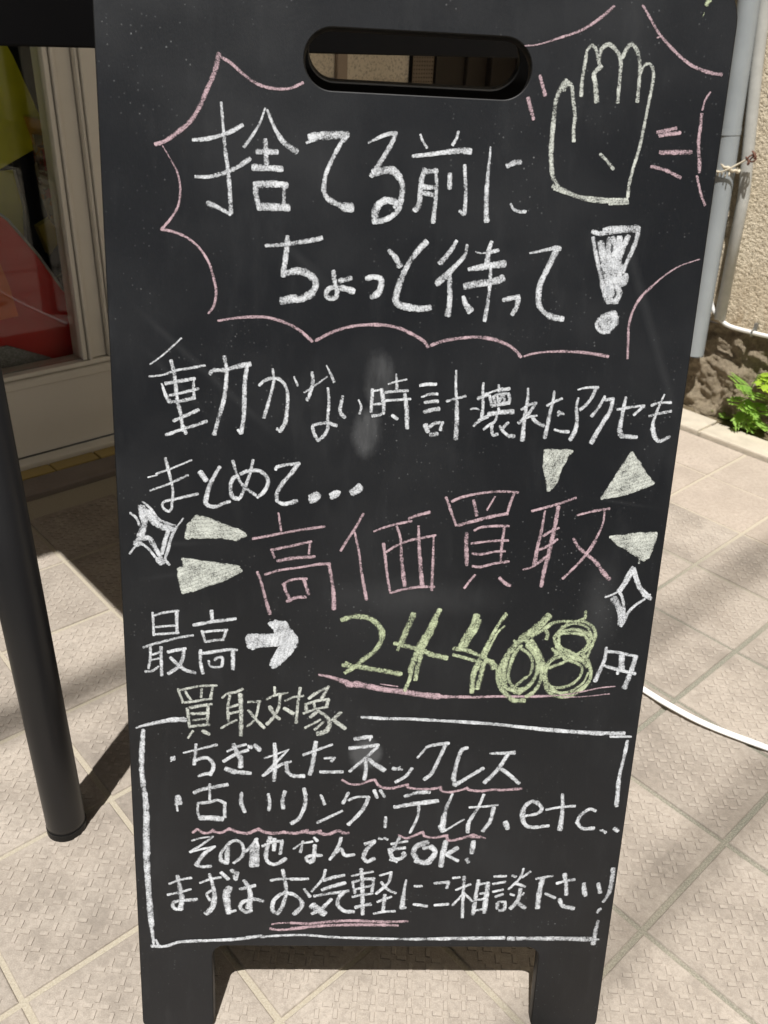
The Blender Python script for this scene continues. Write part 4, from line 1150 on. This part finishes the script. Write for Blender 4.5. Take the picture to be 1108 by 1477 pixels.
343,491:3885 2709 3902 2544 3900 2328
277,277:3751 2542 3876 2570 4014 2585
348,350:4211 2535 4157 2554 4092 2506 4054 2425 4072 2371
419,422:4050 2412 4110 2345 4215 2349
282,282:4276 2327 4337 2307
211,212:4299 2334 4327 2293
422,423:4409 2349 4441 2322
N and_more_writing W
206,205:524 2166 610 2196 718 2214
274,276:712 2208 620 2129 505 2043
207,276:505 2043 608 2075 733 2106
345,487:722 2101 629 2021 558 1905
348,349:558 1898 615 1885 695 1892
483,487:847 2098 839 1942
276,418:841 2119 789 2037 788 1955 845 1928
345,348:824 2091 881 2160 950 2167 989 2107 983 2012 902 1929
344,346:1115 2196 1075 2135 1012 2053
691,699:1080 2108 1074 1904
553,559:1115 2122 1111 1904
344,345:1103 2189 1120 2136
482,419:1234 2211 1206 2096 1200 1973 1258 1919 1315 1934 1378 1982
346,345:1166 2116 1257 2164 1348 2172
345,348:1343 2165 1326 2030
413,416:1274 2192 1269 2070
278,277:1449 2086 1517 2141 1620 2169
346,348:1534 2168 1512 2052
345,346:1636 2210 1665 2176
416,419:1643 2129 1639 2020
349,350:1709 2021 1611 2013 1565 1991 1589 1951 1634 1979
349,350:1639 2033 1635 1965 1601 1937
346,350:1882 2213 1862 2131 1785 1973
350,350:1785 1980 1852 2063 1886 2091 1922 2023 2009 2031
348,348:2103 2148 2194 2183
417,421:2188 2176 2117 2080 2091 1998
421,421:2091 1998 2133 1957 2195 1992
278,278:2228 2207 2262 2204
278,278:2279 2218 2309 2198
347,350:2423 2233 2381 2124 2338 2055
279,279:2345 2151 2494 2183
350,350:2325 2089 2475 2112
420,421:2337 2069 2364 2001 2422 1988 2473 2030 2460 2057
282,282:2341 1980 2406 1956
559,562:2680 2176 2578 2127 2553 2044
562,566:2565 2044 2598 1976 2669 1949 2715 1964
565,560:2583 1969 2654 1949 2722 1991 2758 2074 2714 2128
421,421:2646 2107 2715 2122 2746 2088
559,568:2850 2185 2829 2061 2820 1916
492,493:2959 2118 2871 2048
352,354:2859 2041 2975 1974
491,494:3106 2188 3097 2065
425,426:3055 1995 3075 1961
N please_ask_writing W
281,281:307 1691 406 1738 510 1760
283,282:288 1569 402 1599 501 1634
420,571:384 1779 403 1647 417 1508 397 1408
355,357:556 1520 446 1508 353 1493 329 1450 362 1408 420 1416
282,281:589 1705 682 1747 780 1769
350,574:677 1803 704 1692 719 1567 700 1439 640 1361
283,285:691 1622 650 1580 678 1510
420,422:786 1820 849 1749
490,491:878 1846 936 1812
281,281:901 1791 918 1743 935 1792
707,575:859 1652 829 1568 850 1370
287,287:839 1370 915 1399
354,354:957 1639 1097 1682
352,646:993 1737 1039 1654 1050 1542 1038 1428
429,431:1172 1507 1085 1528 991 1499 956 1442 1002 1385 1061 1400
351,433:1351 1858 1375 1727 1382 1601 1353 1459 1307 1366
283,283:1241 1739 1340 1757 1558 1757
353,354:1429 1755 1586 1760
433,434:1313 1366 1260 1402 1271 1515 1353 1594 1446 1588 1523 1518 1530 1447 1460 1361
356,358:1553 1645 1607 1561
282,285:1747 1863 1720 1758 1623 1620
355,354:1732 1745 1824 1780 1922 1805
428,427:1722 1639 1826 1683 1931 1719
358,358:1647 1568 1782 1598 1968 1628
429,435:1922 1620 1877 1549 1873 1464 1940 1400 2023 1394
431,434:1807 1534 1726 1434 1633 1369
720,724:1632 1462 1745 1370
284,283:1993 1796 2091 1825 2189 1847
424,436:2078 1873 2096 1664 2102 1495 2109 1366
285,287:2000 1733 2028 1607
356,356:2012 1733 2105 1762 2204 1770
356,358:2198 1763 2186 1623
286,286:2032 1650 2108 1671 2189 1693
287,287:2005 1565 2099 1587 2192 1602
434,433:2039 1444 2103 1466 2179 1481
284,284:2255 1806 2359 1842
355,359:2359 1842 2335 1723 2228 1602
357,359:2270 1729 2332 1652 2410 1611
289,288:2243 1510 2371 1568
359,363:2311 1589 2300 1411
291,291:2213 1374 2307 1396 2413 1404
214,581:2503 1760 2487 1612 2477 1441
290,290:2477 1434 2512 1448
287,287:2583 1690 2654 1691
362,363:2588 1485 2714 1464
358,359:2773 1724 2902 1740
359,360:2902 1736 2888 1672
363,363:2787 1476 2917 1490
286,286:2940 1785 3004 1793
288,288:2978 1652 3110 1717
358,367:3045 1800 3048 1674 3052 1532 3059 1338
289,291:3047 1603 2954 1474
289,291:3064 1610 3141 1525
431,440:3184 1760 3172 1604 3158 1375
288,288:3187 1717 3281 1735
504,513:3275 1732 3270 1562 3264 1397
290,290:3207 1611 3283 1626
291,291:3194 1540 3271 1555
293,293:3173 1418 3273 1440
287,287:3329 1806 3441 1812
288,288:3323 1722 3440 1748
290,290:3330 1634 3423 1660
291,290:3358 1577 3427 1609
365,366:3382 1506 3387 1441
292,292:3387 1520 3459 1521
365,367:3453 1514 3454 1435 3407 1420
286,290:3599 1897 3573 1792 3477 1664
287,288:3499 1819 3536 1806
287,288:3668 1863 3596 1799
361,362:3543 1728 3629 1694
291,291:3499 1607 3536 1593
291,291:3624 1623 3613 1601
435,440:3590 1665 3577 1536 3513 1443
438,440:3560 1522 3651 1451
288,288:3729 1783 3881 1818
505,514:3789 1779 3773 1631 3772 1451
364,366:3834 1617 3929 1568
362,362:3931 1732 4012 1761 4094 1778
433,438:3994 1838 4022 1718 4034 1605
439,442:3973 1554 4017 1475 4122 1450
436,439:4191 1734 4203 1649 4221 1599
N wavy_underline P
267,268:1875 2823 1949 2781 2039 2783 2117 2816 2167 2830
268,270:2167 2830 2203 2772 2255 2747 2355 2746
269,269:2229 2749 2320 2744 2398 2765 2471 2785
269,271:2454 2785 2478 2753 2569 2741 2683 2743 2772 2764
271,271:2762 2757 2787 2719 2867 2713 2968 2741 3012 2761
271,273:3000 2761 3036 2736 3140 2728 3253 2746 3322 2740 3424 2751 3504 2760
N wavy_underline P
273,272:535 2250 576 2290
272,273:576 2290 626 2251 682 2252 722 2286
273,273:705 2272 773 2253 818 2267 869 2301
341,342:869 2294 942 2262 1022 2249 1078 2270 1129 2298
342,343:1124 2298 1181 2265 1235 2259
342,343:1121 2298 1177 2265 1268 2253 1359 2267
343,343:1359 2267 1450 2255 1519 2270 1575 2290
344,344:1541 2277 1621 2264 1695 2283
344,345:1667 2265 1748 2246 1816 2273 1855 2287 1896 2268 1947 2264
N wavy_underline P
278,278:2411 2248 2481 2215 2561 2250 2634 2287
278,279:2634 2287 2648 2244 2735 2225 2861 2254
279,279:2850 2253 2876 2199 2968 2214 3104 2264
209,210:3104 2264 3212 2227
349,350:3083 2243 3164 2240
N double_underline P
218,218:1255 1244 1343 1259 1565 1261
291,292:1237 1193 1320 1179 1438 1188 1566 1203
363,366:1434 1260 1612 1254 1789 1277 1966 1290 2145 1287 2324 1281 2538 1286
364,367:1435 1195 1612 1218 1790 1234 2027 1243 2265 1244 2445 1239
N chalk_spot_marks Y
324,324:4265 9132 4257 9110
139,139:4285 9137 4262 9126
93,93:4250 9060 4240 9034
"""
LAB = {'burst_outline': 'pink scalloped speech burst round the title', 'emphasis_marks': 'short pink dashes beside the drawn hand', 'hand_drawing': 'pale green outline of a raised hand',
 'title_writing': 'large white title asking to wait before throwing away', 'broken_watch_writing': 'white line about stopped watches and broken accessories', 'all_together_writing': 'short white line ending in three dots',
 'high_price_writing': 'large pink four character line', 'top_price_writing': 'small white two character heading left of the arrow', 'arrow_drawing': 'solid white arrow pointing right',
 'top_price_number': 'big yellow number 24468', 'price_underline': 'pink underline below the yellow number', 'yen_writing': 'white yen character right of the number', 'list_heading_writing': 'pale heading over the boxed list',
 'list_frame': 'hand drawn white frame round the list', 'necklace_writing': 'first white bullet line of the list', 'ring_writing': 'second white bullet line of the list ending in etc', 'and_more_writing': 'small white third line ending in OK!',
 'please_ask_writing': 'last white line inside the frame', 'chalk_spot_marks': 'bright yellow dab at the top right corner', 'drip_marks': 'faint thin dried drip lines under the left star', 'double_underline': 'pink double underline near the bottom'}
WL = ['pink wavy underline under the first bullet line', 'pink wavy underline under the start of the second bullet line', 'pink wavy underline under the end of the second bullet line']
SL = ['four pointed white star left of the pink line', 'four pointed white star right of the pink line']
DL = ['upper pale wedge on the left', 'lower pale wedge on the left', 'small pale wedge at the top right', 'large pale triangle at the top right', 'pale triangle at the right edge']
layer = [0]
def chalk_object(name, col, strokes, idx):
    vs, fs, uvs = [], [], []; rnd = random.Random(len(strokes)*7+idx)
    def quadstrip(P, w0, w1):
        z = .00018 + (layer[0] % 97)*.0000035; layer[0] += 1
        n = len(P); L = 0; prev = None
        cum = [0]
        for i in range(1, n): cum.append(cum[-1] + (P[i]-P[i-1]).length)
        tot = max(cum[-1], 1e-6)
        # extend ends a little (round chalk tip)
        d0 = (P[0]-P[1]).normalized()*w0*.30; d1 = (P[-1]-P[-2]).normalized()*w1*.30
        P = [P[0]+d0] + P + [P[-1]+d1]; cum = [-w0*.3] + cum + [tot + w1*.3]
        for i in range(len(P)):
            d = (P[min(i+1, len(P)-1)] - P[max(i-1, 0)]).normalized(); s = Vector((-d.y, d.x))
            t = min(1, max(0, cum[i]/tot)); w = (w0 + (w1-w0)*t)*.5
            w *= 1.03 + .20*noise.noise(Vector((P[i].x*55, P[i].y*55, 3.7+idx))) + .18*noise.noise(Vector((P[i].x*260, P[i].y*260, idx))) + .08*rnd.uniform(-1, 1)
            if i in (0, len(P)-1): w *= .72
            ev = 1.0 if i in (0, len(P)-1) else .0
            row = []
            for u in (-1, 0, 1):
                vs.append((P[i].x + s.x*w*u, P[i].y + s.y*w*u, z)); uvs.append((u, ev)); row.append(len(vs)-1)
            if prev:
                fs.append((prev[0], prev[1], row[1], row[0])); fs.append((prev[1], prev[2], row[2], row[1]))
            prev = row
    for s in strokes:
        fill = s[0] == 'F'
        hd, pts = s.lstrip('F').split(':'); w0, w1 = [float(x)*1e-5 for x in hd.split(',')]
        a = [float(x)*1e-4 for x in pts.split()]; P = [Vector((a[i], a[i+1])) for i in range(0, len(a), 2)]
        if fill:
            from mathutils.geometry import tessellate_polygon
            z = .00012 + (layer[0] % 97)*.0000035; layer[0] += 1; base = len(vs)
            for p in P: vs.append((p.x, p.y, z)); uvs.append((.35, 0))
            for tri in tessellate_polygon([[Vector((p.x, p.y, 0)) for p in P]]): fs.append(tuple(base+i for i in tri))
            Q = P + [P[0]]
            for p, q in zip(Q, Q[1:]): quadstrip([p.lerp(q, k/4) + Vector((rnd.uniform(-1, 1), rnd.uniform(-1, 1)))*w0*.15 for k in range(5)], w0*.9, w0*.9)
            # hatching strokes inside
            long_ = max(((p-q).length, (p-q).normalized()) for p in P for q in P if p is not q)[1] if False else None
            best = 0
            for p in P:
                for q in P:
                    if (p-q).length > best: best = (p-q).length; dirv = (p-q).normalized()
            nv = Vector((-dirv.y, dirv.x)); ks = [p.dot(nv) for p in P]; k = min(ks) + w0*.6
            while k < max(ks) - w0*.3:
                xs = []
                for p, q in zip(Q, Q[1:]):
                    kp, kq = p.dot(nv), q.dot(nv)
                    if (kp-k)*(kq-k) < 0: m = p.lerp(q, (k-kp)/(kq-kp)); xs.append(m.dot(dirv))
                xs.sort()
                for x0, x1 in zip(xs[::2], xs[1::2]):
                    if x1-x0 > w0*.8:
                        A = dirv*(x0+w0*.2) + nv*k; B = dirv*(x1-w0*.2) + nv*k
                        quadstrip([A.lerp(B, j/5) for j in range(6)], w0*1.0, w0*1.0)
                k += w0*rnd.uniform(.75, 1.15)
        else:
            n0 = len(P); quadstrip(crom(P, 6), w0, w1)
    me = bpy.data.meshes.new(name); me.from_pydata(vs, [], fs)
    uvl = me.uv_layers.new(name='UVMap')
    for l in me.loops: uvl.data[l.index].uv = uvs[l.vertex_index]
    for p in me.polygons:
        if p.normal.z < 0: pass
    me.materials.append(CH[col]); o = bpy.data.objects.new(name, me); link(o, front); o.location = (0, 0, TH/2 + .0001)
    return o
groups = []
for ln in CHALK.strip().split('\n'):
    if ln[0] == 'N': _, nm, col = ln.split(); groups.append((nm, col, []))
    else: groups[-1][2].append(ln)
ci = {}
for i, (nm, col, st) in enumerate(groups):
    k = ci.get(nm, 0); ci[nm] = k+1
    pretty = 'chalk_underline' if 'underline' in nm else 'chalk_drawing' if 'drawing' in nm or 'marks' in nm or 'outline' in nm or 'frame' in nm else 'chalk_writing'
    o = chalk_object(pretty, col, st, i)
    o['label'] = {'wavy_underline': WL, 'sparkle_drawing': SL, 'wedge_drawing': DL}.get(nm, [LAB.get(nm, nm)]*9)[k]
